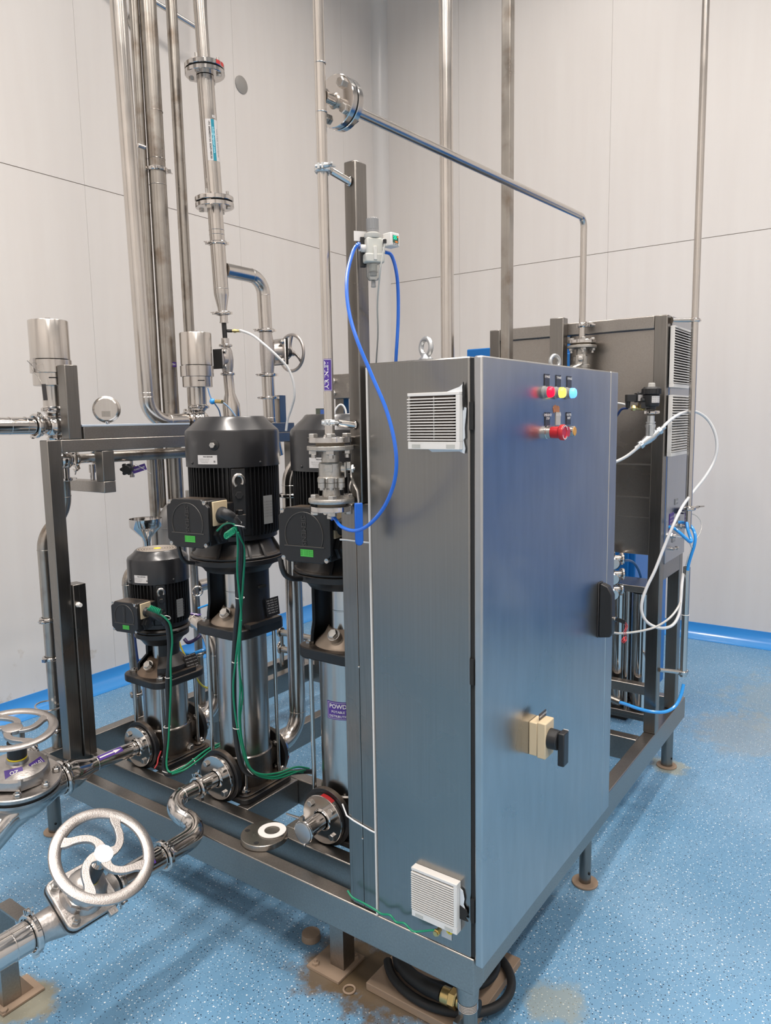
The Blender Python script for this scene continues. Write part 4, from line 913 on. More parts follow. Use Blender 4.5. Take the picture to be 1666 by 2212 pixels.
# ---------------------------------------------------------------- panelled rear frame with louvres
rf = thing('panelled_frame', 'tall stainless frame with recessed panels and white louvres on its narrow side', 'frame', (1.6, .35, ZT))
B6 = lambda a, name, m=STEELV, bv=.003: MB().box(*a).build(name, m, rf, bevel=bv)
B6((1.50, 0, ZT+.001, 1.548, .048, 1.965), 'post'); B6((1.80, .0, ZT+.001, 1.848, .048, 1.965), 'post')
B6((1.50, .692, ZT+.001, 1.548, .740, 1.965), 'post'); B6((1.80, .692, ZT+.001, 1.848, .740, 1.965), 'post')
B6((1.50, .0485, 1.917, 1.548, .6915, 1.965), 'top_rail', STEEL); B6((1.50, .0485, 1.000, 1.548, .6915, 1.046), 'bottom_rail', STEEL) if False else None
B6((1.80, .0485, 1.917, 1.848, .6915, 1.965), 'top_rail', STEEL); B6((1.5485, .692, 1.917, 1.7995, .740, 1.965), 'top_rail', STEEL)
B6((1.5485, .0, .945, 1.7995, .048, 1.012), 'side_rail', STEEL); B6((1.5485, .0, 1.917, 1.7995, .048, 1.965), 'side_rail', STEEL)
B6((1.452, .388, ZT+.12, 1.4995, .446, 1.985), 'middle_post')
B6((1.5485, 0.05, .46, 1.5905, .6915, .50), 'lower_rail', STEEL)
for y0, y1 in ((.0485, .3875), (.4465, .6915)):
    pn = B6((1.522, y0, 1.046, 1.527, y1, 1.9165), 'recessed_panel', steel('panel_sheet%d' % int(y0*100), (.30,.275,.25), (.40,.37,.34), .22, .34, (.8,40,40), 2.5, .02), .001)
    for z in (1.40, 1.27, 1.19): MB().box(1.5205, y0, z, 1.522, y1, z+.006).build('reflection_band_ridge', STEEL, pn)  # thin ridges added to imitate bands of reflection across the sheet
B6((1.549, -.0045, 1.0125, 1.846, -.0005, 1.963), 'side_panel', steel('bluish_side_sheet', (.40,.41,.43), (.50,.51,.53), .24, .36, (40,40,1), 3, .02), .001)
for z0, z1 in ((1.697, 1.925), (1.435, 1.668)):
    x0, x1 = 1.525, 1.790
    lo = MB().box(x0, -.022, z1-.006, x1, -.0046, z1).box(x0, -.022, z0, x1, -.0046, z0+.014).box(x0, -.020, z0+.014, x0+.007, -.0046, z1-.006).box(x1-.008, -.022, z0+.014, x1, -.0046, z1-.006).build('louvre_vent', WHITEP, rf, bevel=.0008)
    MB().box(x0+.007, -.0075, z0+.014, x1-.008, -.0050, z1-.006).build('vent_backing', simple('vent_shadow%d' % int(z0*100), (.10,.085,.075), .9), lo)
    n = 21; st = (z1-z0-.022)/n; sm = None
    for k in range(n):
        z = z0+.015+st*(k+.5)
        q = MB().add([(x0+.004,-.0235,z-st*.40),(x1-.006,-.0235,z-st*.40),(x1-.006,-.0235,z-st*.05),(x0+.004,-.0235,z-st*.05),(x0+.004,-.010,z+st*.12),(x1-.006,-.010,z+st*.12),(x1-.006,-.010,z+st*.36),(x0+.004,-.010,z+st*.36)],
              [(3,2,1,0),(4,5,6,7),(0,1,5,4),(3,7,6,2),(0,4,7,3),(1,2,6,5)]); q.build('slat', WHITEP, lo)
# plates and fittings low on the side panel
for x, z, tx in ((1.69, 1.245, 'DRAIN'), (1.73, 1.165, 'INLET'), (1.665, 1.095, 'OUTLET')):
    q = MB().box(x-.022, -.0070, z-.012, x+.022, -.0047, z+.012).build('name_tag', DGREYP, rf); lettering(tx, .011, planemap((x,-.0076,z), (1,0,0), (0,0,1)), WINK, q)
q = MB().box(1.595, -.0070, 1.135, 1.655, -.0047, 1.205).build('purple_sticker', PURPLE, rf)
for k in range(4): lettering('OZONE SYSTEM', .0085, planemap((1.625,-.0076,1.19-.014*k), (1,0,0), (0,0,1)), WINK, q)
MB().box(1.715, -.028, 1.192, 1.752, -.0047, 1.214).build('connector', simple('navy_connector', (.01,.012,.04), .4), rf)
for x, z in ((1.605, 1.118), (1.745, 1.138)):
    f = MB().cyl((x,-.0048,z), (x,-.030,z), .0090).hexa((x,-.012,z), (0,-1,0), .013, .007).build('bulkhead_fitting', POL, rf)
f = MB().cyl((1.62,-.0048,1.062), (1.62,-.018,1.062), .006).cyl((1.62,-.018,1.062), (1.672,-.022,1.060), .0048).hexa((1.650,-.0205,1.061), (1,-.08,0), .0085, .010).build('hose_barb', POL, rf)
# ---------------------------------------------------------------- vertical instrument pipe and its lower sleeve, at the right
t = thing('vertical_feed_pipe', 'slim vertical steel pipe at the right, clamped beside the louvres', 'pipe', (1.615, -.07, 1.2))
MB().cyl((1.615,-.07,1.240), (1.612,-.07,3.9), .0130, n=24).build('tube', PIPE, t)
k_ = MB().lathe((1.615,-.07,1.222), (0,0,1), [(0,0),(0,.024),(.003,.027),(.011,.027),(.014,.024),(.018,.0135),(.018,0)], 32).obox((1.650,-.088,1.230), (.9,-.4,0), (.4,.9,0), (0,0,1), .030, .010, .008).obox((1.678,-.100,1.232), (.9,-.4,0), (.4,.9,0), (0,0,1), .026, .018, .005).build('tri_clamp', POL, t)
MB().cyl((1.615,-.07,1.2215), (1.615,-.07,1.166), .0130).lathe((1.615,-.07,1.150), (0,0,1), [(0,0),(0,.0120),(.004,.0132),(.009,.0132),(.010,.0115),(.0158,.0115),(.0158,0)], 20).build('hose_tail', POL, t)
clamp((1.615,-.07,1.948), (0,0,1), .0150, (.95,-.3,0), t, POL, w=.013)
MB().cyl((1.603,-.062,1.948), (1.530,-.0055,1.945), .0085).lathe((1.530,-.0052,1.945), (.8,-.6,0), [(0,0),(0,.012),(.003,.009),(.003,0)], 16).build('standoff', PIPE, t)
t = thing('tube_sleeve', 'short vertical steel sleeve tube at the right with a blue hose through it', 'pipe', (1.622, -.07, .54))
MB().lathe((1.622,-.07,.545), (0,0,1), [(0,.0135),(.450,.0135),(.450,.0115),(0,.0115)], 24, close=True).build('sleeve', PIPE, t)
MB().torus((1.622,-.07,.80), (0,0,1), .0140, .0016, 24, 6).build('cable_tie', WHITEP, t)
clamp((1.622,-.07,.562), (0,0,1), .0150, (.95,-.3,0), t, POL, w=.014)
MB().cyl((1.609,-.062,.564), (1.532,-.0006,.585), .0080).build('standoff', PIPE, t)
# tubes
hose('bright_blue_hose', 'bright blue hose curving from the panel fitting down into the sleeve tube', 'hose', [(1.639,-0.028,1.168), (1.641,-0.049,1.168), (1.624,-0.080,1.157), (1.609,-0.099,1.128), (1.604,-0.100,1.092), (1.602,-0.090,1.049), (1.607,-0.080,1.010), (1.608,-0.077,0.984)], .0062, BLUEL)
hose('bright_blue_hose', 'bright blue hose folded in a V between the panel and the vertical pipe', 'hose', [(1.532,-0.019,1.163), (1.533,-0.038,1.159), (1.534,-0.062,1.141), (1.546,-0.082,1.119), (1.562,-0.091,1.106), (1.577,-0.094,1.108), (1.586,-0.086,1.124), (1.594,-0.075,1.150), (1.606,-0.068,1.175)], .0062, BLUEL)
hose('bright_blue_hose', 'bright blue hose drooping from a sleeve tube foot to a pipe stub near the floor', 'hose', [(1.400,0.118,0.470), (1.416,0.094,0.461), (1.444,0.051,0.442), (1.477,0.003,0.428), (1.507,-0.039,0.429), (1.541,-0.065,0.448), (1.567,-0.077,0.484), (1.589,-0.081,0.524)], .0066, BLUEL)
t = MB().cyl((1.400,0.201,0.489), (1.400,0.113,0.470), .0125).build('pipe_stub', PIPED, None, at=(1.400,0.113,0.470)); tag(t, 'short dull steel pipe stub feeding the low blue hose', 'pipe')
hose('milky_tube', 'long milky white tube looping out right past the vertical pipe and back down', 'tube',
    [(1.389,-0.015,1.539), (1.413,-0.027,1.559), (1.470,-0.047,1.588), (1.624,-0.051,1.605), (1.711,-0.070,1.601), (1.753,-0.100,1.571), (1.763,-0.126,1.519), (1.760,-0.136,1.459), (1.745,-0.127,1.400), (1.697,-0.107,1.344), (1.644,-0.079,1.292), (1.553,-0.064,1.246), (1.484,-0.051,1.186), (1.454,-0.027,1.103), (1.421,-0.002,1.009), (1.397,0.019,0.947), (1.379,0.031,0.891), (1.375,0.027,0.844), (1.386,0.005,0.809), (1.410,-0.033,0.791), (1.456,-0.062,0.795), (1.495,-0.075,0.826), (1.527,-0.074,0.877), (1.556,-0.069,0.931), (1.616,-0.058,0.965)], .0058, WHITEH)
hose('clear_tube', 'thin clear tube sagging behind the door handle towards the sleeve tube', 'tube', [(1.123,0.066,0.834), (1.158,0.049,0.821), (1.221,0.027,0.811), (1.293,-0.005,0.807), (1.363,-0.032,0.810), (1.435,-0.059,0.830), (1.499,-0.073,0.861), (1.552,-0.071,0.890)], .0042, CLEARH)
hose('milky_tube', 'milky white tube running left from the angle valve behind the cabinet door', 'tube', [(1.345,0.037,1.495), (1.337,0.059,1.468), (1.323,0.091,1.441), (1.306,0.128,1.422), (1.290,0.166,1.414)], .0058, WHITEH)
hose('thin_grey_wire', 'thin grey wire arching right from the panel beside the vertical pipe', 'wire', [(1.670,-0.030,1.206), (1.679,-0.060,1.203), (1.685,-0.089,1.189), (1.691,-0.104,1.160), (1.663,-0.106,1.130), (1.624,-0.094,1.094), (1.585,-0.084,1.048), (1.595,-0.072,1.004)], .0018, CLEARH)
hose('white_sensor_wire', 'short white wire from the hose barb to the folded blue hose', 'wire', [(1.538,-0.036,1.127), (1.541,-0.057,1.125), (1.553,-0.075,1.117), (1.572,-0.088,1.101), (1.586,-0.094,1.081)], .0030, WHITEH)
# ---------------------------------------------------------------- motorised valve group in front of the frame corner
q0 = V((1.373,0.016,1.580))
t = thing('angle_seat_valve', 'small steel angle valve with white tubes under the black actuator', 'valve', q0-V((0,0,.06)))
rt_ = V((.58,-.81,0)); 
MB().cyl(q0+V((0,0,-.020)), q0+V((0,0,.012)), .0135).lathe(q0+V((0,0,-.030)), (0,0,1), [(0,0),(0,.018),(.010,.018),(.011,.015),(.014,.015),(.015,.017),(.020,.017),(.021,0)], 28).cyl(q0+V((0,0,-.062)), q0+V((0,0,-.030)), .0165).build('bonnet', GALV, t)
dg_ = (rt_*.80+V((0,0,.60))).normalized()
cc_ = q0+V((0,0,-.068))
MB().tube([cc_-dg_*.042, cc_-dg_*.030, cc_-dg_*.012, cc_+dg_*.012, cc_+dg_*.024, cc_+dg_*.036], [.0125,.0125,.0165,.0165,.0125,.0125], 20).build('body', GALV, t)
for s in (-1, 1): MB().hexa(cc_+dg_*(s*.036), dg_*s, .0155, .013).cyl(cc_+dg_*(s*.049), cc_+dg_*(s*.066), .0085).build('union_nut', GALV, t)
clamp(q0+V((0,0,.024)), (0,0,1), .0150, (.6,-.8,.0), t, POL, w=.012)
t = thing('black_valve_actuator', 'black capped plastic actuator with a pale label and clear tip', 'actuator', q0+V((0,0,.035)))
b0 = q0+V((0,0,.034))
MB().lathe(b0, (0,0,1), [(0,0),(0,.016),(.010,.017),(.012,.027),(.018,.029),(.052,.029),(.054,.026),(.054,0)], 32).build('housing', BLACKP, t)
mb = MB().lathe(b0+V((0,0,.0545)), (0,0,1), [(0,0),(0,.031),(.002,.033),(.020,.033),(.027,.027),(.027,0)], 32)
for k in range(14): mb.obox(b0+az(k*360/14,.033,.065), az(k*360/14,1,0), az(k*360/14+90,1,0), (0,0,1), .003, .007, .019)
mb.build('cap', BLACKP, t)
MB().lathe(b0+V((0,0,.082)), (0,0,1), [(0,0),(0,.013),(.012,.012),(.014,.010),(.014,0)], 20).build('clear_tip', CLEARH, t)
MB().obox(b0-rt_*.026+V((0,0,.016)), rt_, V((0,0,1)).cross(rt_), (0,0,1), .030, .026, .022).cyl(b0-rt_*.036+V((0,0,.034)), b0-rt_*.018+V((0,0,.034)), .011).build('side_port', BLACKP, t)
fl_ = cylmap(b0+V((0,0,.036)), (0,0,1), (-.55,-.83,0), .0293); q = MB().patch(fl_, .038, .024, 8, 1).build('pale_label', WPAPER, t)
f2 = cylmap(b0+V((0,0,.036)), (0,0,1), (-.55,-.83,0), .0298)
for k in range(3): lettering('24V DC  0-10 bar', .0048, lambda x, y, k=k: f2(x, y+.007-.007*k), GREYINK, q)
s0 = V((1.376,0.056,1.621))
t = thing('solenoid_valve', 'black solenoid coil with white label on a small brass valve', 'valve', s0)
MB().cyl(s0-rt_*.034, s0+rt_*.018, .0078).hexa(s0-rt_*.030, rt_, .0115, .012).hexa(s0+rt_*.004, rt_, .0115, .012).cyl(s0, s0+V((0,0,.018)), .009).build('brass_body', BRASS, t)
fw_ = V((-.81,-.58,0))
MB().obox(s0+V((0,0,.037)), rt_, fw_, (0,0,1), .036, .030, .034).lathe(s0+V((0,0,.054)), (0,0,1), [(0,0),(0,.013),(.004,.010),(.006,0)], 20).build('coil', BLACKP, t, bevel=.001)
q = MB().obox(s0+fw_*.0155+V((.0,0,.036))+rt_*.002, rt_, (0,0,1), fw_, .030, .022, .001).build('white_sticker', WPAPER, t)
for k in range(3): lettering('230V 50Hz 8W', .0042, planemap(s0+fw_*.0162+rt_*.002+V((0,0,.042-.006*k)), rt_, (0,0,1)), GREYINK, q)
MB().obox(s0-rt_*.036+V((0,0,.036)), rt_, fw_, (0,0,1), .034, .026, .026).cyl(s0-rt_*.046+V((0,0,.023)), s0-rt_*.046+V((0,0,.0)), .0095, .007).build('plug_head', BLACKP, t, bevel=.001)
hose('navy_cable', 'dark blue cable leaving the solenoid plug behind the cabinet', 'cable', [tuple(s0-rt_*.046), (1.356,0.118,1.617), (1.363,0.137,1.594), (1.384,0.170,1.556), (1.406,0.200,1.520)], .0045, NAVY)
hose('milky_tube', 'short thin white tube left of the solenoid valve', 'tube', [tuple(s0-rt_*.034), (1.387,0.113,1.634), (1.411,0.150,1.641), (1.450,0.199,1.642)], .0035, WHITEH)
# ---------------------------------------------------------------- filter housings low behind the cabinet
t = thing('filter_vessel_rack', 'rack of upright steel filter tubes with top plate, low behind the cabinet door', 'rack', (1.66, .3, ZT))
MB().box(1.595, .055, .872, 1.76, .52, .900).build('top_plate', STEEL, t, bevel=.002); MB().box(1.595, .055, .343, 1.76, .52, .360).build('bottom_plate', STEEL, t, bevel=.002)
MB().box(1.60, .06, ZT+.001, 1.63, .5, .3425).build('foot_rail', STEEL, t)
for y in (.11, .20, .29, .38, .47):
    for x in (1.648, 1.722):
        c_ = MB().cyl((x,y,.368), (x,y,.862), .034, n=28).build('filter_tube', POL, t); MB().cyl((x,y,.3605), (x,y,.3675), .037).build('end_ring', BLACKP, c_); MB().cyl((x,y,.8625), (x,y,.8715), .037).build('end_ring', BLACKP, c_)
for y in (.155, .245, .335): MB().cyl((1.612,y,.3605), (1.612,y,.8715), .008, n=12).build('tie_rod', PIPE, t)
t = thing('clamp_fitting_cluster', 'cluster of shiny sanitary clamp fittings beside the cabinet door edge', 'fitting', (1.55, .25, .93))
c_ = V((1.467,0.185,0.966))
MB().tube([c_+V((0,0,.10)), c_+V((0,0,-.10))], .018, 20).build('tee_body', POL, t)
for z, k in ((.062,1),(.0,1.1),(-.062,1)):
    for s in (rt_,):
        MB().cyl(c_+V((0,0,z)), c_+s*.038*k+V((0,0,z)), .014).lathe(c_+s*.038*k+V((0,0,z)), s, [(0,0),(0,.022),(.004,.025),(.010,.025),(.014,.021),(.014,0)], 28).build('capped_branch', POL, t)
    MB().cyl(c_+V((0,0,z-.01)), c_+fw_*.045+V((0,0,z-.01)), .012).lathe(c_+fw_*.045+V((0,0,z-.01)), fw_, [(0,0),(0,.020),(.004,.023),(.009,.023),(.012,.019),(.012,0)], 28).build('capped_branch', POL, t)
hose('bright_blue_hose', 'bright blue hose arching over the filter tubes in front of the blue machine', 'hose', [(1.541,0.175,0.998), (1.608,0.168,0.999), (1.693,0.167,0.980), (1.762,0.165,0.943), (1.807,0.164,0.900), (1.826,0.164,0.865)], .0055, simple('mid_blue_hose', (.01,.17,.50), .3))
# ---------------------------------------------------------------- tall pipes rising to the ceiling, centre
t = MB().cyl((1.30,.832,ZT+.001), (1.30,.832,CEIL-.001), .0275, n=32).build('ceiling_riser_pipe', PIPE, None, at=(1.30,.832,ZT)); tag(t, 'round vertical steel riser standing behind the cabinet, left of the square column', 'pipe')
t = MB().obox((1.05,.437,(ZT+CEIL)/2), (1,0,0), (0,1,0), (0,0,1), .034, .034, CEIL-ZT-.004).build('square_column', PIPED, None, at=(1.05,.437,ZT), bevel=.003); tag(t, 'square vertical steel column rising behind the cabinet to the ceiling', 'column')

# ---------------------------------------------------------------- pneumatic valves on the portal
def actuator_valve(X, Y, zc, label, side=1, k=1.0, tagd=False):
    """zc: centre height of the ball body"""
    t = thing('pneumatic_valve', label, 'valve', (X, Y, zc))
    MB().lathe((X,Y,zc), (0,0,1), [(-.052,0),(-.052,.030),(-.046,.034),(-.040,.030)] + [(.047*math.sin(a), .047*math.cos(a)) for a in [math.radians(-55+11*i) for i in range(11)]] + [(.046,.030),(.050,.036),(.055,.036),(.057,0)], 36).build('ball_body', POL, t)
    clamp((X,Y,zc+.062), (0,0,1), .042, (-.9,-.3,0), t, POL, w=.014)
    MB().lathe((X,Y,zc+.070), (0,0,1), [(0,0),(0,.040),(.004,.037),(.075,.037),(.08,.038),(.08,0)], 40).build('yoke_tube', PIPE, t)
    mb = MB().lathe((X,Y,zc+.150), (0,0,1), [(0,0),(0,.062),(.002,.066),(.046,.066),(.046,.070),(.048,.0735),(.0545,.0735),(.0945,.0735),(.0965,.070),(.098,.0)], 56)
    c_ = mb.build('clamp_band', PIPE, t)
    MB().obox((X-.075,Y-.012,zc+.222), (1,0,0), (0,1,0), (0,0,1), .010, .016, .050).build('band_latch', POL, c_)
    MB().obox((X-.03,Y-.0605,zc+.178), (1,-.5,0), (0,0,1), (-.5,-1,0), .030, .004, .002).build('indicator_slot', DARK, c_)
    MB().lathe((X,Y,zc+.2485), (0,0,1), [(0,0),(0,.0700),(.139,.0700),(.141,.069),(.142,.066),(.142,0)], 56).build('actuator_cylinder', PIPE, t)
    MB().lathe((X,Y,zc+.3906), (0,0,1), [(0,0),(0,.013),(.004,.013),(.007,.010),(.010,.010),(.010,0)], 24).build('top_port', POL, t)
    return t
va = actuator_valve(.163, 1.885, 1.590, 'tall steel pneumatic valve with a wire-hung black tag, at far left behind the portal upright')
vb = actuator_valve(.862, 1.885, 1.602, 'tall steel pneumatic valve behind the middle pump motor, thin blue tubes at its base')
# wire and tag
P = [V((.090,1.855,1.815)), V((.070,1.83,1.820)), V((.050,1.82,1.812)), V((.047,1.81,1.790)), V((.062,1.80,1.765)), V((.066,1.79,1.745))]
t = thing('valve_tag', 'small black tag hanging on a twisted wire from the far left valve', 'tag', P[-1])
MB().tube(spline(P, 6), .0010, 6).tube(spline([V((.025,1.80,1.822)), V((.045,1.805,1.806)), V((.062,1.80,1.790)), V((.095,1.80,1.786))], 6), .0010, 6).build('wire', PIPED, t, kind='stuff')
MB().obox((.0725,1.785,1.712), (.95,.2,.05), (.2,-1,0), (-.05,0,1), .017, .003, .058).build('tag_plate', simple('dark_tag', (.05,.045,.045), .5), t)
# pipe coming in from the left
t = pipe('inlet_elbow_pipe', 'polished pipe entering from the left edge into the far left pneumatic valve', 'pipe', [(-.60,1.885,1.66), (-.22,1.885,1.596), (.095,1.885,1.592)], .0315, .16, POL)
mb = MB(); weld(mb, (-.015,1.885,1.594), (1,0,0), .0315); weld(mb, (.045,1.885,1.594), (1,0,0), .0315); mb.build('weld_bead', POL, t, kind='stuff')
clamp((.085,1.885,1.592), (1,0,0), .041, (-.1,-.55,.85), t, POL, w=.014)
MB().lathe((.102,1.885,1.592), (1,0,0), [(-.017,.0315),(-.01,.040),(.0,.040),(.006,.030),(.018,.030),(.022,.036),(.026,.036),(.03,.028)], 32).build('ferrule', POL, t)
# big pipe 1 : from the ceiling, elbow into the second valve
t = pipe('ceiling_pipe_elbow', 'thick vertical pipe, leftmost of the tall three, bending right into the second valve', 'pipe', [(.505,1.885,CEIL-.001), (.585,1.885,1.600), (.800,1.885,1.603)], .0320, .105, PIPE)
mb = MB(); weld(mb, (.582,1.885,1.722), (0,0,1), .0320); mb.build('weld_bead', PIPE, t, kind='stuff')
clamp((.795,1.885,1.603), (1,0,0), .041, (-.1,-.3,-.95), t, POL, w=.014)
MB().cyl((.62,1.90,2.73), (.655,1.90,2.73), .008).build('side_stub', PIPE, t)
# pipes 2 and 3
t = thing('ceiling_pipe', 'thick vertical pipe in the middle of the tall three, with one ring clamp', 'pipe', (.836, 2.05, .33))
MB().cyl((.845,2.05,ZT+.30), (.812,2.05,CEIL-.001), .0370, n=36).build('tube', PIPED, t); clamp((.832,2.05,2.715), (0,0,1), .0420, (.8,-.6,0), t, POL, w=.016)
mb = MB()
for z in (2.96, 2.76, 2.65): weld(mb, (.831,2.05,z), (0,0,1), .0372)
mb.build('weld_bead', PIPED, t, kind='stuff')
lb = cylmap((.840,2.05,1.86), (0,0,1), (-.35,-.93,0), .0376); q = MB().patch(lb, .055, .022, 10, 1).build('pipe_label', PURPLE, t); l2 = cylmap((.840,2.05,1.86), (0,0,1), (-.35,-.93,0), .0380)
lettering('CABLE TRAY', .011, l2, WINK, q, fit=.046, bold=.02)
t = MB().cyl((.786,2.085,1.2), (.775,2.085,CEIL-.001), .0200, n=24).build('ceiling_pipe_slim', PIPED, None, at=(.78,2.085,1.2)); tag(t, 'slim pipe tucked just left of the middle tall pipe', 'pipe')
t = MB().cyl((.972,2.05,1.30), (.940,2.05,CEIL-.001), .0250, n=28).build('dull_ceiling_pipe', PIPED, None, at=(.965,2.05,1.3)); tag(t, 'dull brownish vertical pipe, rightmost of the tall three, ending behind the second valve', 'pipe')
t = MB().cyl((.724,2.05,ZT+.001), (.716,2.05,1.475), .0235, n=24).build('drop_pipe', PIPED, None, at=(.72,2.05,ZT)); tag(t, 'vertical pipe dropping below the portal beam, left of the small funnel', 'pipe')
# small pipe high on the wall
t = thing('high_wall_pipe', 'thin pipe high on the wall behind the tall pipes, with a round plate', 'pipe', (1.62, 3.1, 3.98))
MB().tube(fillet([(1.35,3.10,4.13), (2.03,3.02,4.03), (2.04,3.02,4.9)], .05, 8), .0150, 16).build('tube', PIPE, t)
MB().lathe((1.625,YW-.0065,3.965), (0,-1,0), [(0,0),(0,.062),(.006,.062),(.006,.018),(.045,.018),(.045,0)], 36).build('wall_plate', PIPED, t)
# ---------------------------------------------------------------- column with reducers right of the tall pipes
KX, KY = 1.045, 1.90
t = thing('reducing_pipe_column', 'vertical pipe column with two bolted flange joints, a branch and a blue white contact label', 'pipe', (KX, KY, 2.1))
def col(z): return V((KX-.0425*(z-2.1)/1.0-.000, KY, z))
cax = (col(3)-col(2)).normalized()
MB().cyl(col(3.175), col(4.9), .0285, n=32).build('upper_tube', PIPE, t)
MB().cyl(col(2.605), col(3.125), .0380, n=36).build('wide_tube', PIPE, t)
MB().lathe(col(2.09), cax, [(0,.0215),(.03,.0215),(.09,.0335),(.10,.0345),(.485,.0345),(.488,.0345)], 32).build('lower_tube', PIPE, t)
mb = MB()
for z in (2.47, 2.21, 2.45): weld(mb, col(z), cax, .0346)
mb.build('weld_bead', PIPE, t, kind='stuff')
for z, red in ((3.150, True), (2.590, False)):
    f1 = MB().lathe(col(z)+cax*.003, cax, [(0,.03),(0,.085),(.002,.087),(.018,.087),(.020,.085),(.020,.03)], 48).build('flange', POL, t)
    f2_ = MB().lathe(col(z)-cax*.023, cax, [(0,.03),(0,.085),(.002,.087),(.018,.087),(.020,.085),(.020,.03)], 48).build('flange', POL, t)
    MB().lathe(col(z)-cax*.0028, cax, [(0,0),(0,.080),(.0055,.080),(.0055,0)], 40).build('gasket', DARK, t)
    for a in (-160, -70, 20, 110):
        p0 = col(z)+az(a, .068, 0); MB().cyl(p0+cax*.0232, p0+cax*.044, .0065, n=14).build('stud', BOLT, f1); MB().hexa(p0-cax*.0232, -cax, .012, .010).build('bolt', BOLT, f2_)
    if red:
        for a_ in (-88, -68):
            fm = cylmap(col(z)+cax*.013, cax, az(a_,1,0), .0873); MB().patch(fm, .024, .017, 5, 1).build('paint_mark', simple('red_mark%d' % a_, (.50,.02,.02), .45), f1)
    else: MB().obox(col(z)-cax*.022+az(-150,.080,0)*1.0, (.5,-.86,0), (0,0,1), (-.86,-.5,0), .020, .040, .004).build('steel_strap', PIPED, t)
clamp(col(2.413), cax, .0400, (-.75,.55,.0), t, POL, w=.014); clamp(col(2.100), cax, .0330, (-.75,.55,0), t, POL, w=.014)
lc = col(2.85); lf = cylmap(lc, cax, (-.30,-.95,0), .0386); lb = MB().patch(lf, .064, .175, 14, 1).build('contact_label', WPAPER, t)
l2 = cylmap(lc, cax, (-.30,-.95,0), .0391); l3 = cylmap(lc, cax, (-.30,-.95,0), .0395)
MB().patch(lambda x, y: l2(x+.001, y), .0155, .175, 4, 1).build('teal_stripe', TEAL, lb)
lettering('info@vapour.com', .0150, rotm90(lambda x, y: l3(x+.001, y)), LBLUE, lb, bold=.02, fit=.110)
lettering('+91 8484835150, 8369148530', .0125, rotm90(lambda x, y: l3(x-.016, y)), INK, lb, bold=.01, fit=.160)
lettering('WATER SYSTEMS', .010, rotm90(lambda x, y: l3(x+.021, y-.01)), GREYINK, lb, fit=.120)
sm = MB().patch(lambda x, y: l2(x+.010, y+.100), .018, .011, 4, 1).build('small_label', WPAPER, t); lettering('16', .007, (lambda x, y: l3(x+.010, y+.100)), INK, sm)
# branch
t = pipe('branch_elbow_pipe', 'pipe branching right from the column and bending down to the hand wheel valve', 'pipe', [col(2.300)+V((.034,0,0)), (1.318,1.90,2.298), (1.325,1.90,2.052)], .0330, .085, PIPE)
t2 = thing('wall_handwheel_valve', 'steel bodied valve with a thin spoked hand wheel facing right, on the branch pipe', 'valve', (1.335, 1.90, 1.94))
clamp((1.325,1.90,2.045), (0,0,1), .0400, (-.75,.6,0), t2, POL, w=.014)
MB().tube([(1.325,1.90,2.036),(1.328,1.90,1.99),(1.333,1.90,1.945),(1.330,1.90,1.88),(1.329,1.90,1.835)], [.031,.035,.039,.035,.031], 28).lathe((1.345,1.895,1.945), (1,-.10,0), [(0,.030),(.020,.040),(.048,.046),(.048,0)], 28).build('valve_body', CAST, t2)
wx = V((1.0,-.10,0)).normalized(); wc_ = V((1.398,1.888,1.943))
MB().obox(wc_, wx, wx.cross(V((0,0,1))), (0,0,1), .012, .115, .125).build('bonnet_plate', CAST, t2, bevel=.008); MB().obox(wc_+wx*.011, wx, wx.cross(V((0,0,1))), (0,0,1), .006, .120, .130).build('diaphragm_edge', RUBBER, t2)
sy = wx.cross(V((0,0,1)))
for a, b_ in ((.042,.046),(-.042,.046),(.042,-.046),(-.042,-.046)): MB().hexa(wc_-wx*.007+sy*a+V((0,0,b_)), -wx, .013, .011).cyl(wc_-wx*.018+sy*a+V((0,0,b_)), wc_-wx*.026+sy*a+V((0,0,b_)), .007, n=12).build('bolt', BOLT, t2)
MB().lathe(wc_+wx*.0145, wx, [(0,0),(0,.040),(.020,.034),(.034,.026),(.034,0)], 28).build('bonnet', CAST, t2); MB().cyl(wc_+wx*.049, wc_+wx*.076, .0215).build('black_sleeve', BLACKP, t2)
hub = wc_+wx*.090
MB().cyl(wc_+wx*.0765, hub+wx*.012, .016).build('hub', WHEELM, t2)
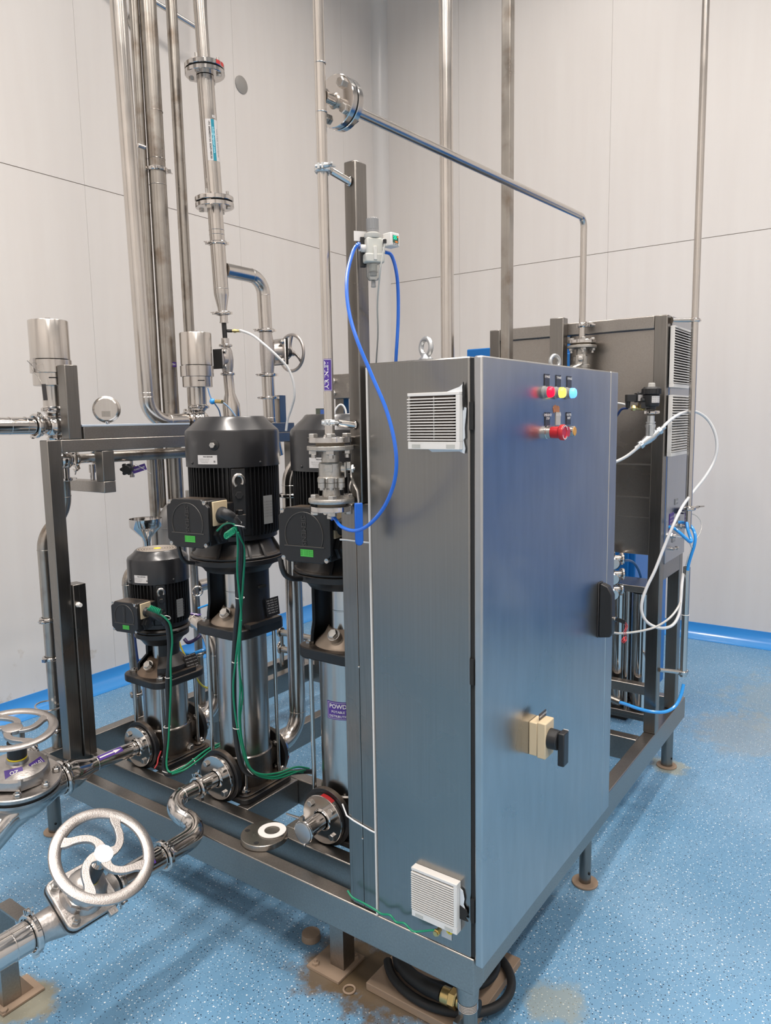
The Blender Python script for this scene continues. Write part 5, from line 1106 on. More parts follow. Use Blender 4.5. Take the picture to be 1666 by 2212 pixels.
def handwheel(c, n_, u, R, rr, nsp, par, m, curve=.9, thick=.009, hubr=.022, wsp=.011, letter=False, a0=0.0, sub=True):
    c, n_, u = V(c), V(n_).normalized(), V(u); u = (u-n_*u.dot(n_)).normalized(); w_ = n_.cross(u)
    rim = MB().lathe(c, n_, [(thick*math.sin(2*PI*k/12)*.62, R-rr+rr*math.cos(2*PI*k/12)) for k in range(12)], 72, close=True, u=u).build('rim', m, par)
    for s in range(nsp):
        b0 = a0+2*PI*s/nsp; mb = MB(); L = []; N = 12
        for k in range(N+1):
            f = k/N; r = hubr*.6+(R-rr*1.6-hubr*.6)*f; a = b0+curve*(math.sin(PI*(f-.5))*.5+.5)-curve*.5
            a1 = b0+curve*(math.sin(PI*(min(f+.02,1)-.5))*.5+.5)-curve*.5; r1 = hubr*.6+(R-rr*1.6-hubr*.6)*min(f+.02,1.02)
            p = c+(u*math.cos(a)+w_*math.sin(a))*r; p1 = c+(u*math.cos(a1)+w_*math.sin(a1))*r1; tg = (p1-p) if (p1-p).length > 1e-9 else u
            L.append((p, tg.normalized(), wsp*(1+1.3*max(0,f-.75)**1*2+.6*max(0,.25-f)*3)))
        vs = []
        for p, tg, wd in L:
            sd = n_.cross(tg)
            for a_, b_ in ((-1,-1),(1,-1),(1,1),(-1,1)): vs.append(p+sd*(a_*wd/2)+n_*(b_*thick*.42))
        mb.add(vs, [(4*i+k, 4*i+(k+1)%4, 4*i+4+(k+1)%4, 4*i+4+k) for i in range(N) for k in range(4)] + [(3,2,1,0), tuple(4*N+k for k in range(4))])
        mb.build('spoke', m, par, bevel=.0015)
    return rim
handwheel(hub, wx, (0,0,1), .100, .0085, 3, t2, WHEELM, curve=.3, thick=.012, hubr=.016, wsp=.012, a0=PI/2+.4)
clamp((1.329,1.90,1.826), (0,0,1), .0400, (-.75,.6,0), t2, POL, w=.014)
t = pipe('branch_lower_pipe', 'pipe below the hand wheel valve, held by a channel bracket, bending away at its foot', 'pipe', [(1.329,1.90,1.816), (1.334,1.90,1.60), (1.38,1.90,1.42)], .0320, .1, PIPE)
clamp((1.333,1.90,1.712), (0,0,1), .0390, (-.75,.6,0), t, POL, w=.014)
q = thing('channel_bracket', 'upright rusty edged channel bracket beside the branch pipe', 'bracket', (1.40, 1.90, 1.54))
MB().box(1.385,1.878,1.5415,1.430,1.882,1.725).box(1.385,1.882,1.5415,1.389,1.92,1.725).box(1.426,1.882,1.5415,1.430,1.92,1.725).build('channel', PIPED, q)
# black pipe piece, small diaphragm valve and reducer below the column
t = thing('black_sampling_tube', 'short black tube with brass side port below the pipe column', 'tube', (1.054, 1.90, 2.03))
MB().cyl((1.050,1.90,2.090), (1.050,1.90,2.060), .0185).lathe((1.050,1.90,2.055), (0,0,1), [(0,0),(0,.0205),(.005,.0205),(.005,0)], 20).cyl((1.053,1.90,1.985), (1.053,1.90,1.960), .0185).build('end_socket', POL, t); MB().cyl((1.050,1.90,2.0545), (1.053,1.90,1.9855), .0112).build('tube', BLACKP, t)
sp0 = V((1.066,1.888,2.020))
MB().cyl(sp0-V((.006,-.004,0)), sp0+V((.012,-.010,0)), .0075).build('elbow_port', BLACKP, t); MB().cyl(sp0+V((.012,-.010,0)), sp0+V((.045,-.036,.001)), .0070).hexa(sp0+V((.018,-.015,0)), (1,-.8,0), .0098, .012).build('brass_coupling', BRASS, t)
e0 = sp0+V((.045,-.036,.001))
hose('milky_tube', 'white tube curving from the black sampling tube down behind the middle motor', 'tube', [tuple(e0), (1.044,1.784,2.011), (1.058,1.724,1.987), (1.071,1.661,1.940), (1.100,1.610,1.886), (1.136,1.583,1.835), (1.158,1.572,1.772), (1.169,1.578,1.709), (1.178,1.606,1.657), (1.184,1.638,1.604), (1.188,1.656,1.549)], .0058, WHITEH)
t = thing('small_diaphragm_valve', 'small cast diaphragm valve between the black sampling tube and a widening pipe', 'valve', (1.056, 1.90, 1.88))
clamp((1.054,1.90,1.952), (0,0,1), .0270, (-.8,-.5,0), t, POL, w=.012); clamp((1.060,1.90,1.820), (0,0,1), .0300, (-.9,-.4,0), t, POL, w=.012)
MB().tube([(1.054,1.90,1.942),(1.056,1.90,1.925),(1.058,1.90,1.885),(1.060,1.90,1.850),(1.060,1.90,1.828)], [.022,.028,.0315,.028,.024], 24).build('valve_body', CAST, t)
MB().obox((1.000,1.885,1.885), (1,.25,0), (-.25,1,0), (0,0,1), .016, .045, .088).build('bonnet_plate', CAST, t, bevel=.006); MB().obox((.986,1.882,1.885), (1,.25,0), (-.25,1,0), (0,0,1), .005, .047, .090).build('diaphragm_edge', RUBBER, t)
MB().cyl((1.006,1.888,1.885), (1.045,1.898,1.885), .026).build('neck', CAST, t)
for b_ in (.034,-.034): MB().hexa((1.008,1.862,1.885+b_), (.3,-1,0), .010, .010).build('bolt', BOLT, t)
t = thing('widening_pipe', 'pipe widening downwards beneath the small diaphragm valve', 'pipe', (1.07, 1.90, 1.6))
MB().lathe((1.0625,1.90,1.814), (.07,0,-1), [(0,0),(0,.0245),(.085,.0245),(.140,.042),(.20,.042),(.20,0)], 32).build('tube', PIPE, t)
# ---------------------------------------------------------------- manifold under the beam
MZ = 1.462
t = thing('header_pipe', 'horizontal header pipe running just under the portal beam', 'pipe', (.45, 1.885, MZ))
MB().cyl((.335,1.885,MZ), (1.30,1.885,MZ-.002), .0225, n=28).build('tube', PIPED, t); MB().cyl((.232,1.885,MZ), (.318,1.885,MZ), .0185, n=28).build('narrow_tube', PIPE, t)
clamp((.326,1.885,MZ), (1,0,0), .030, (0,-.3,-1), t, POL, w=.014); clamp((.235,1.885,MZ), (1,0,0), .028, (0,-.5,-1), t, POL, w=.014)
MB().sphere((.185,1.885,MZ), .040, n=28, m=14).cyl((.185,1.885,MZ-.03), (.185,1.885,MZ-.072), .021).build('ball_body', POL, t)
t = pipe('offset_drain_pipe', 'bent pipe passing behind the portal post and running down to the skid rail', 'pipe', [(.190,1.90,MZ-.072), (.203,1.92,MZ-.205), (.104,1.928,1.175), (.104,1.928,ZT+.001)], .0230, [.12,.12], PIPED)
clamp((.190,1.90,1.385), (0,0,1), .028, (.9,-.4,0), t, POL, w=.014)
clamp((.104,1.928,.845), (0,0,1), .030, (-.9,-.2,0), t, POL, w=.018); clamp((.104,1.928,.690), (0,0,1), .030, (-.9,-.2,0), t, POL, w=.014, nut=False)
clamp((.104,1.928,.400), (0,0,1), .030, (-.9,-.4,0), t, POL, w=.014)
MB().torus((.075,1.925,.505), (0.05,-.1,1), .048, .0032, 36, 8).build('wire_ring', PIPE, t)
t = thing('sample_valve', 'small sampling valve with black star knob and purple tag under the header pipe', 'valve', (.49, 1.885, 1.42))
MB().cyl((.488,1.885,MZ-.0228), (.488,1.885,1.372), .0075).cyl((.488,1.885,1.383), (.488,1.885,1.372), .0105).build('body_tube', POL, t)
MB().cyl((.470,1.872,1.410), (.500,1.893,1.410), .014).cyl((.452,1.858,1.409), (.470,1.872,1.410), .019).build('valve_body', POL, t)
mb = MB(); ka = V((-.80,-.60,0)); mb.lathe(V((.450,1.857,1.409)), ka, [(0,0),(0,.016),(.004,.020),(.020,.020),(.024,.015),(.024,0)], 28)
ku, kw = perp(ka)
for k in range(6): mb.cyl(V((.450,1.857,1.409))+ka*.003+(ku*math.cos(k*PI/3)+kw*math.sin(k*PI/3))*.019, V((.450,1.857,1.409))+ka*.022+(ku*math.cos(k*PI/3)+kw*math.sin(k*PI/3))*.019, .0068, n=14)
mb.build('star_knob', BLACKP, t)
tu = V((.80,-.55,.30)).normalized(); tn_ = V((-.50,-.85,.0)); tv = tn_.cross(tu)*-1; tv = tv if tv.z > 0 else -tv
tc_ = V((.500,1.850,1.408)); q = MB().obox(tc_, tu, tv, tn_, .056, .027, .0015).build('purple_tag', PURPLE, t)
nn_ = tu.cross(tv); nn_ = nn_ if nn_.dot(tn_) > 0 else -nn_
lettering('POWDT-SV07', .0098, planemap(tc_+nn_*.0014, tu, tv), WINK, q, bold=.02, fit=.046)
MB().tube([(.484,1.858,1.430), (.512,1.835,1.405), (.535,1.82,1.385)], .0011, 6).build('tie', WHITEH, t)
t = thing('pressure_gauge', 'round steel pressure gauge seen from behind on the portal beam', 'gauge', (.345, 1.83, 1.60))
gc = V((.352,1.835,1.652)); ga = V((.62,.78,0)).normalized()
MB().lathe(gc, ga, [(-.018,0),(-.018,.042),(-.015,.046),(.010,.047),(.012,.0525),(.024,.0535),(.026,.050),(.026,0)], 48).build('case', PIPE, t); MB().cyl(gc-ga*.006+V((0,0,-.045)), (.352,1.830,1.5945), .0075).build('stem', POL, t)
MB().cyl(gc-ga*.0182+V((.005,0,.022)), gc-ga*.0195+V((.005,0,.022)), .0125).build('blow_out_plug', RUBBER, t); bu = V((.78,-.62,0)); MB().obox(gc-ga*.0190+V((0,0,-.018)), bu, (0,0,1), ga, .032, .022, .001).build('back_plate', PIPED, t)
# ---------------------------------------------------------------- discharge risers and pipes behind the pumps
t = pipe('discharge_riser', 'shiny riser bending up from the middle pump outlet and away behind the right motor', 'pipe', [(.448,1.078,.404), (.582,1.078,.404), (.583,1.078,1.462), (.79,.93,1.462)], .0305, [.095,.10], PIPE)
clamp((.583,1.078,1.325), (0,0,1), .037, (.8,-.5,0), t, POL, w=.014)
t = pipe('discharge_riser', 'shorter riser from the small pump outlet bending back, with a purple arrow on top', 'pipe', [(.448,1.508,.404), (.555,1.508,.404), (.557,1.512,.770), (.60,1.99,.775)], .0270, [.085,.12], PIPE)
fa = lambda a: None
ac = [(.575,1.60,.771)]
tp = planemap((.5745,1.655,.7995), (.06,-1,0), (-1,-.06,.0)); 
q = MB().patch(tp, .100, .022, 1, 1).build('flow_arrow', PURPLE, t)
mb = MB(); pz = lambda x, y: tp(x, y)+V((0,0,.0006)); mb.add([pz(-.045,-.003), pz(.018,-.003), pz(.018,-.008), pz(.045,0), pz(.018,.008), pz(.018,.003), pz(-.045,.003)], [(0,1,2,3,4,5,6)]); mb.build('arrow', WINK, q)
t = pipe('discharge_riser', 'riser mostly hidden behind the right hand pump', 'pipe', [(.448,.61,.404), (.582,.61,.404), (.583,.61,1.462), (.79,.50,1.462)], .0305, [.095,.10], PIPE)
t = pipe('rear_loop_pipe', 'thin pipe behind the small pump, bent over at its top', 'pipe', [(.478,1.925,ZT+.001), (.455,1.925,.985), (.62,1.925,.988)], .0190, .07, PIPED)
clamp((.475,1.925,.425), (0,0,1), .025, (-.9,-.4,0), t, PIPED, w=.014)
t = thing('slim_standpipe', 'slim vertical pipe between the small and middle pumps with a ring joint', 'pipe', (.72, 1.80, ZT))
MB().cyl((.725,1.80,ZT+.001), (.715,1.80,1.30), .0180, n=24).build('tube', PIPED, t); MB().torus((.712,1.775,.852), (-.5,-.86,0), .021, .0042, 28, 10).build('ring', PIPE, t); MB().cyl((.735,1.80,.868), (1.0,1.80,.868), .0260, n=28).build('cross_tube', PIPE, t); clamp((.72,1.80,.56), (0,0,1), .021, (.9,-.4,0), t, PIPED, w=.016)
t = thing('funnel', 'open steel drain funnel behind the small pump', 'funnel', (.575, 1.93, .9))
MB().lathe((.575,1.93,1.08), (0,0,1), [(-.20,.016),(.0,.016),(.020,.020),(.062,.062),(.070,.068),(.104,.0695),(.104,.0680),(.071,.0665),(.062,.060),(.020,.017),(.0,.013),(-.2,.013)], 40, close=True).build('cone', POL, t); MB().cyl((.575,1.93,ZT+.001), (.575,1.93,.88), .0150).build('stem', PIPED, t)
t = pipe('grey_transfer_bend', 'matt grey pipe bend behind the middle terminal box', 'pipe', [(1.05,2.02,1.205), (.742,2.02,1.215), (.735,2.02,.75)], .0330, .10, simple('matt_grey_pipe', (.33,.32,.31), .5, .4))
for z, nm in ((.508, 'upper'), (.418, 'lower')):
    t = thing('low_cross_pipe', nm + ' of the two low horizontal pipes behind the middle pump', 'pipe', (1.30, 1.5, z)); MB().cyl((1.30,.75,z), (1.30,1.86,z), .0165).build('tube', PIPED, t)
    clamp((1.30,1.845,z), (0,1,0), .022, (-.7,0,.7), t, PIPED, w=.014)
t = MB().cyl((1.30,1.845,ZT+.0), (1.30,1.845,.492), .0130).build('pipe_support_peg', PIPE, None, at=(1.30,1.845,ZT)); tag(t, 'short upright peg holding the low cross pipes', 'support')
t = thing('rear_valve_post', 'grey square post with small knobs between the middle and right pumps', 'post', (1.33, 1.62, ZT)); MB().box(1.30,1.53,ZT+.001,1.345,1.622,1.16).build('post', STEELV, t, bevel=.002)
for z in (.86,.82,.775,.73): MB().sphere((1.322,1.629,z), .010, n=12, m=8).build('knob', PIPED, t)
for y in (1.55,): MB().box(1.285,y-.02,ZT-.03,1.32,y+.03,ZT-.0).build('base_block', STEEL, t)
# junction box on a post behind the motors
t = thing('junction_box', 'grey steel junction box on a post, seen between the air pipe and its post', 'box', (1.37, 1.43, 1.6))
MB().box(1.33,1.30,1.695,1.46,1.525,1.808).build('box', STEEL, t, bevel=.003); MB().box(1.3282,1.33,1.724,1.3298,1.395,1.765).build('cover_plate', PIPED, t); MB().box(1.36,1.44,ZT+.001,1.40,1.49,1.6945).build('post', STEELV, t)
for z in (1.778,1.722): MB().hexa((1.3296,1.478,z), (-1,0,0), .015, .010).cyl((1.32,1.478,z), (1.300,1.478,z), .0125, .009).build('cable_gland', WHITEP, t)
hose('white_sensor_wire', 'white sensor wire arching below the junction box', 'wire', [(1.171,1.343,1.600), (1.175,1.345,1.631), (1.184,1.336,1.653), (1.194,1.325,1.663), (1.201,1.313,1.655), (1.204,1.304,1.632), (1.201,1.301,1.599)], .0045, WHITEH)
t = thing('small_display_unit', 'small dark display unit peeping over the right motor cover', 'display', (1.2,1.3,1.6)); c_ = V((0.906,1.200,1.623)); MB().obox(c_, rt_, V((0,0,1)).cross(rt_), (0,0,1), .034, .02, .040).cyl(c_-V((0,0,.015)), (c_.x, c_.y, ZT+.002), .008).build('housing', simple('olive_case', (.07,.08,.06), .5), t); MB().obox(c_+rt_*.006+V((-.007,-.0095,.0)), rt_, V((0,0,1)).cross(rt_), (0,0,1), .016, .002, .030).build('screen', simple('blue_screen', (.04,.10,.35), .3), t)
hose('navy_cable', 'dark violet cable hanging behind the small pump on its right', 'cable', [(0.710,1.646,0.821), (0.646,1.632,0.746), (0.582,1.625,0.702), (0.523,1.619,0.693), (0.514,1.636,0.708)], .0075, simple('violet_cable', (.05,.03,.12), .4))
hose('yellow_cable', 'thin yellow cable running down behind the small pump head', 'cable', [(0.499,1.658,0.712), (0.503,1.643,0.670), (0.511,1.621,0.623), (0.552,1.635,0.548), (0.598,1.642,0.482), (0.647,1.653,0.448)], .0040, YELGRN)
hose('bright_blue_hose', 'bright blue hose emerging right of the small pump stool', 'hose', [(0.527,1.692,0.652), (0.537,1.675,0.636), (0.570,1.660,0.625), (0.620,1.644,0.631), (0.679,1.647,0.627)], .0075, BLUEL)
hose('bright_blue_hose', 'thin bright blue hose crossing behind the middle pump stool', 'hose', [(0.658,1.713,0.795), (0.685,1.678,0.810), (0.730,1.653,0.826)], .0045, BLUEL)
hose('navy_cable', 'dark blue cable hanging left of the small pump below its terminal box', 'cable', [(0.339,1.722,0.777), (0.336,1.714,0.722), (0.334,1.705,0.667), (0.340,1.701,0.608), (0.346,1.699,0.559), (0.365,1.712,0.501)], .0050, NAVY)
hose('thin_blue_tube', 'thin blue tube from the second valve base into the fitting beside it', 'tube', [(0.789,1.735,1.742), (0.792,1.723,1.702), (0.799,1.706,1.674), (0.820,1.706,1.648), (0.842,1.720,1.618)], .0030, simple('grey_blue_tube', (.10,.22,.42), .3))
hose('thin_blue_tube', 'thin blue tube arching right of the second valve over the motor cover', 'tube', [(0.794,1.715,1.678), (0.807,1.697,1.686), (0.823,1.674,1.675), (0.836,1.649,1.649), (0.846,1.628,1.617)], .0034, simple('grey_blue_tube2', (.14,.25,.40), .3))
t = MB().sphere((0.794,1.715,1.684), .013, n=16, m=10).build('blue_tube_knob', BLUEL, None, at=(0.794,1.715,1.684)); tag(t, 'small bright blue push fitting beside the second valve', 'fitting')
t = MB().cyl((0.796,1.696,1.684), (0.798,1.658,1.681), .008).build('brass_nipple', BRASS, None, at=(0.796,1.696,1.684)); tag(t, 'small brass nipple beside the blue push fitting', 'fitting')

# ---------------------------------------------------------------- front line: bend, pipe, hand wheel valve, outlet pipe
LY, LZ = .93, .350
t = thing('s_bend_pipe', 'shiny S-shaped pipe from the middle pump inlet to the front clamp', 'pipe', (.09, 1.078, .404))
Pp = fillet([(.166,1.078,.404), (-.052,1.080,.404), (.004,.932,.352), (-.160,.93,LZ)], [.062,.066], 10)
n_ = len(Pp); MB().tube(Pp, [.0255+.0055*min(1,max(0,(i-4)/(n_-8))) for i in range(n_)], 28).build('tube', POL, t)
mb = MB(); mid = Pp[n_//2]; weld(mb, (Pp[n_//2-1]+Pp[n_//2+1])/2, Pp[n_//2+1]-Pp[n_//2-1], .0285); weld(mb, Pp[1], Pp[0]-Pp[1], .0256); mb.build('weld_bead', POL, t, kind='stuff')
clamp((.093,1.078,.404), (1,0,0), .0325, (0,.35,.9), t, POL, w=.014)
clamp((-.163,LY,LZ), (1,0,0), .0400, (0,-.55,.85), t, POL, w=.016)
t = thing('front_pipe', 'horizontal steel pipe behind the big hand wheel, small purple sticker on it', 'pipe', (-.25, LY, LZ))
MB().cyl((-.172,LY,LZ), (-.318,LY,LZ), .0325, n=32).build('tube', POL, t); clamp((-.318,LY,LZ), (1,0,0), .0400, (0,-.6,-.8), t, POL, w=.016)
fl_ = cylmap((-.222,LY,LZ), (1,0,0), (0,-.62,.78), .0330); q = MB().patch(rot90(fl_), .022, .030, 1, 6).build('sticker', PURPLE, t); q2 = cylmap((-.222,LY,LZ), (1,0,0), (0,-.62,.78), .0334); MB().patch(rot90(q2), .018, .003, 1, 2).build('sticker_line', WINK, q)
WN = V((0,-.58,.8146)); WV = V((0,.8146,.58)); WU = V((1,0,0)); WP = V((-.440,LY,LZ))
t = thing('front_handwheel_valve', 'large cast valve with square bonnet and big four-spoked hand wheel, lower left', 'valve', WP)
MB().tube([(-.330,LY,LZ),(-.352,LY,LZ),(-.39,LY-.004,LZ-.002),(-.44,LY-.012,LZ+.004),(-.49,LY-.004,LZ-.002),(-.528,LY,LZ),(-.553,LY,LZ)], [.0330,.0335,.043,.049,.043,.0375,.0370], 32).lathe(WP, WN, [(0,.052),(.02,.058),(.035,.068),(.035,0)], 36).build('valve_body', CAST, t)
def plate(h0, h1, half, m, name, rr=.022, **k): return MB().prism(WP+WN*h0, WU, WV, rsq(half, rr), h1-h0).build(name, m, t, **k)
assert WU.cross(WV).dot(WN) > .99
plate(.036, .050, .071, CAST, 'lower_plate', bevel=.002); plate(.0502, .0545, .0725, RUBBER, 'diaphragm'); pl_ = plate(.0547, .069, .0715, CAST, 'bonnet_plate', bevel=.003)
MB().obox(WP+WN*.062-WV*.078+WU*.04, WU, WV, WN, .022, .018, .012).build('cast_lug', CAST, t)
for a, b_ in ((1,1),(-1,1),(1,-1),(-1,-1)):
    p0 = WP+WN*.0692+WU*(a*.052)+WV*(b_*.052); MB().lathe(p0, WN, [(0,0),(0,.0135),(.002,.0135),(.002,0)], 20).hexa(p0+WN*.002, WN, .0125, .009, .3).cyl(p0+WN*.0105, p0+WN*.020, .0072, n=16).build('stud_nut', BOLT, t)
m = MB().lathe(WP+WN*.0692, WN, [(0,0),(0,.059),(.004,.057),(.016,.051),(.022,.050),(.026,.0)], 44).build('bonnet_base', CAST, t)
MB().lathe(WP+WN*.085, WN, [(0,0),(0,.056),(.010,.055),(.012,.050)] , 8, u=WU*math.cos(.39)+WV*math.sin(.39)).lathe(WP+WN*.096, WN, [(0,.051),(.014,.047),(.028,.036),(.040,.020),(.042,0)], 40).build('bonnet', CAST, t)
MB().cyl(WP+WN*.134, WP+WN*.205, .0195, n=32).build('black_sleeve', BLACKP, t); MB().cyl(WP+WN*.1345, WP+WN*.1385, .0201, n=32).build('yellow_ring', YELL, t)
hc = WP+WN*.240
MB().lathe(WP+WN*.2052, WN, [(0,0),(0,.019),(.020,.021),(.038,.0235),(.041,.0225),(.041,0)], 40).build('hub', POL, t)
hw = handwheel(hc, WN, WU, .1275, .0150, 4, t, WHEELM, curve=.95, thick=.0115, hubr=.024, wsp=.0190, a0=math.radians(15))
f_ = lambda ang: (lambda x, y: hc+WN*.0076+(WU*math.cos(ang-x/.1135)+WV*math.sin(ang-x/.1135))*(.1125+y))
EMB = simple('raised_cast_letter', (.42,.39,.37), .5, .8)
lettering('SAUNDERS', .0125, f_(math.radians(107)), EMB, hw, bold=.0); lettering('A-UNITED', .0115, f_(math.radians(34)), EMB, hw)
lettering('BONNET TYPE', .0095, (lambda x, y: WP+WN*.0696-WU*(.062-y)-WV*(x+.004)), EMB, pl_, fit=.06)
t = thing('outlet_pipe', 'wide steel pipe leaving the front valve to the lower left corner', 'pipe', (-.7, LY, LZ))
MB().cyl((-.568,LY,LZ), (-1.02,LY,LZ), .0382, n=36).build('tube', POL, t); mb = MB(); weld(mb, (-.612,LY,LZ), (1,0,0), .0382); mb.build('weld_bead', POL, t, kind='stuff')
clamp((-.560,LY,LZ), (1,0,0), .0460, (0,.25,.97), t, POL, w=.016)
t = thing('pipe_floor_bracket', 'rusty footed steel angle bracket standing on the floor behind the outlet pipe', 'bracket', (-.51, 1.17, 0))
MB().box(-.530,1.175,.0085,-.480,1.180,.30).box(-.530,1.180,.0085,-.525,1.225,.30).build('angle_upright', STEEL, t); MB().box(-.545,1.150,.001,-.425,1.245,.008).build('base_plate', RUST, t, bevel=.001)
MB().box(-.524,.970,.300,-.486,1.18,.306).build('arm', STEEL, t); MB().hexa((-.536,1.160,.0082), (0,0,1), .010, .007).build('anchor_bolt', RUST, t); MB().prism((-.479,1.1795,.0085), (1,0,0), (0,0,1), [(0,0),(.035,0),(0,.06)], .004).build('gusset', RUST, t)
# ---------------------------------------------------------------- second line: small pump inlet, reducer, round valve at the left edge
BY, BZ = 1.508, .408
t = thing('reducer_pipe', 'steel pipe with a reducer and purple flow arrow into the small pump', 'pipe', (.0, BY, BZ))
MB().tube([(.166,BY,BZ-.004),(.02,BY,BZ),(-.018,BY,BZ),(-.035,BY,BZ),(-.078,BY,BZ),(-.092,BY,BZ),(-.118,BY,BZ)], [.0255,.0255,.0262,.031,.047,.050,.050], 36).build('tube', POL, t)
mb = MB(); weld(mb, (.0,BY,BZ), (1,0,0), .0256); weld(mb, (.150,BY,BZ-.003), (1,0,0), .0262); mb.build('weld_bead', POL, t, kind='stuff')
clamp((-.125,BY,BZ), (1,0,0), .0560, (0,-.40,.92), t, POL, w=.018)
fl_ = cylmap((.052,BY,BZ), (1,0,0), (0,-.50,.86), .0260); q = MB().patch(rotm90(fl_), .095, .022, 1, 6).build('flow_arrow', PURPLE, t)
mb = MB(); g_ = cylmap((.052,BY,BZ), (1,0,0), (0,-.50,.86), .0265); gg = lambda x, y: g_(-y, x)
gg = rot90(g_) if (rot90(g_)(.01,0)-g_(0,0)).x > 0 else rotm90(g_)
mb.add([gg(-.043,-.0025), gg(.015,-.0025), gg(.015,-.0070), gg(.043,.0), gg(.015,.0070), gg(.015,.0025), gg(-.043,.0025)], [(0,1,2,3,4,5,6)]); mb.build('arrow', WINK, q)
BN = V((-.02,-.13,1)).normalized(); BP = V((-.275,BY,.452))
t = thing('round_bonnet_valve', 'round flanged cast valve with flat hand wheel at the left edge, purple label strips', 'valve', (-.28, BY, .42))
MB().tube([(-.136,BY,BZ),(-.165,BY,BZ),(-.20,BY,BZ-.002),(-.26,BY,BZ-.012),(-.31,BY,BZ-.02)], [.0500,.0505,.061,.070,.06], 36).build('body_branch', POL, t)
MB().tube([(-.25,BY,BZ-.03),(-.32,BY,BZ-.045),(-.40,BY,BZ-.11),(-.50,BY,BZ-.20),(-.62,BY,BZ-.30)], [.05,.055,.048,.045,.045], 32).build('lower_branch', POL, t)
MB().lathe(BP, BN, [(-.072,.0),(-.070,.04),(-.05,.085),(-.025,.115),(-.010,.128),(-.001,.128),(-.001,0)], 56).build('body_bowl', CAST, t)
MB().lathe(BP, BN, [(0,0),(0,.124),(.009,.124),(.009,0)], 56).build('diaphragm', RUBBER, t)
fl = MB().lathe(BP, BN, [(.0095,0),(.0095,.129),(.012,.131),(.022,.131),(.025,.128),(.026,0)], 64).build('bonnet_flange', CAST, t)
bu_, bw_ = perp(BN)
for a in range(8):
    d = (V((1,0,0))*math.cos(a*PI/4+.28)+V((0,1,0))*math.sin(a*PI/4+.28)); d = (d-BN*d.dot(BN)).normalized(); p0 = BP+BN*.0262+d*.112
    MB().lathe(p0, BN, [(0,0),(0,.013),(.002,.013),(.002,0)], 18).hexa(p0+BN*.002, BN, .0118, .010).cyl(p0+BN*.0125, p0+BN*.0185, .0068, n=14).build('stud_nut', BOLT, fl)
MB().lathe(BP+BN*.0262, BN, [(0,0),(0,.097),(.030,.095),(.036,.092)], 8, u=(V((1,0,0))*math.cos(.39)+V((0,1,0))*math.sin(.39))).lathe(BP+BN*.060, BN, [(0,.0925),(.008,.088),(.022,.050),(.024,.034),(.036,.032),(.036,0)], 44).build('bonnet', CAST, t)
lbm = BP+BN*.0745; 
for s, tx, rz_ in ((-1, 'OZ', .35), (1, 'DV-01', -.35)):
    cc2 = BP+BN*.0795+V((s*.038,-.050,.0)); uu = V((math.cos(rz_*-1), math.sin(rz_*-1), 0)); uu = (uu-BN*uu.dot(BN)).normalized()
    vv2 = BN.cross(uu); tilt = (vv2*.78+BN*.62).normalized(); nn2 = uu.cross(tilt); q = MB().obox(cc2-BN*.009, uu, tilt, nn2, .052, .028, .0012).build('purple_strip', PURPLE, t)
    lettering(tx, .017, planemap(cc2-BN*.009+nn2*.0012, uu, tilt), WINK, q, bold=.02)
MB().cyl(BP+BN*.0965, BP+BN*.150, .0290, n=36).build('black_sleeve', BLACKP, t); MB().cyl(BP+BN*.0965, BP+BN*.1005, .0296, n=36).build('yellow_ring', YELL, t); MB().cyl(BP+BN*.1505, BP+BN*.192, .0240, n=32).build('stem', POL, t)
h2 = BP+BN*.198+V((-.012,0,.0))
handwheel(h2, BN, V((1,0,0)), .1330, .0150, 4, t, WHEELM, curve=.95, thick=.0120, hubr=.030, wsp=.0200, a0=math.radians(60)); MB().lathe(h2-BN*.006, BN, [(0,0),(0,.030),(.012,.030),(.014,.026),(.014,0)], 36).build('hub', WHEELM, t)
t = thing('small_side_clamp', 'small clamp ring with wing nut behind the round valve', 'clamp', (-.18,1.68,.45)); clamp((-.155,1.66,.46), (1,.3,0), .045, (0,-.2,1), t, POL, w=.014); MB().cyl((-.155,1.66,.46), (-.27,1.62,.45), .040).build('ferrule_pipe', PIPE, t)
# ---------------------------------------------------------------- capped stub on the right pump
t = thing('capped_inlet_stub', 'short pipe stub on the right pump inlet closed with a clamped flat cap', 'pipe', (.12, .61, .40))
c0 = V((.166,.61,.404)); c1 = V((.086,.61,.404))
MB().cyl(c0, c1+V((.006,0,0)), .0255, n=32).lathe(c1, (1,0,0), [(0,0),(0,.030),(.003,.032),(.005,.032),(.010,.026)], 36).build('stub', POL, t)
MB().lathe(c1-V((.0005,0,0)), (-1,0,0), [(0,0),(0,.0300),(.003,.0300),(.004,.028),(.004,0)], 40).build('end_cap', simple('flat_grey_cap', (.42,.44,.46), .35, .8), t)
k_ = MB().torus(c1+V((.002,0,0)), (1,0,0), .0325, .0034, 40, 8).build('clamp_ring', POL, t); MB().obox(c1+V((.002,.004,.040)), (0,1,0), (1,0,0), (0,0,1), .012, .009, .014).build('lug', POL, k_); MB().cyl(c1+V((.0,.014,.040)), c1+V((-.008,.058,.044)), .0045, .0028).build('screw', POL, k_); MB().sphere(c1+V((.0,-.004,-.037)), .005, n=10, m=6).build('pivot', POL, k_)
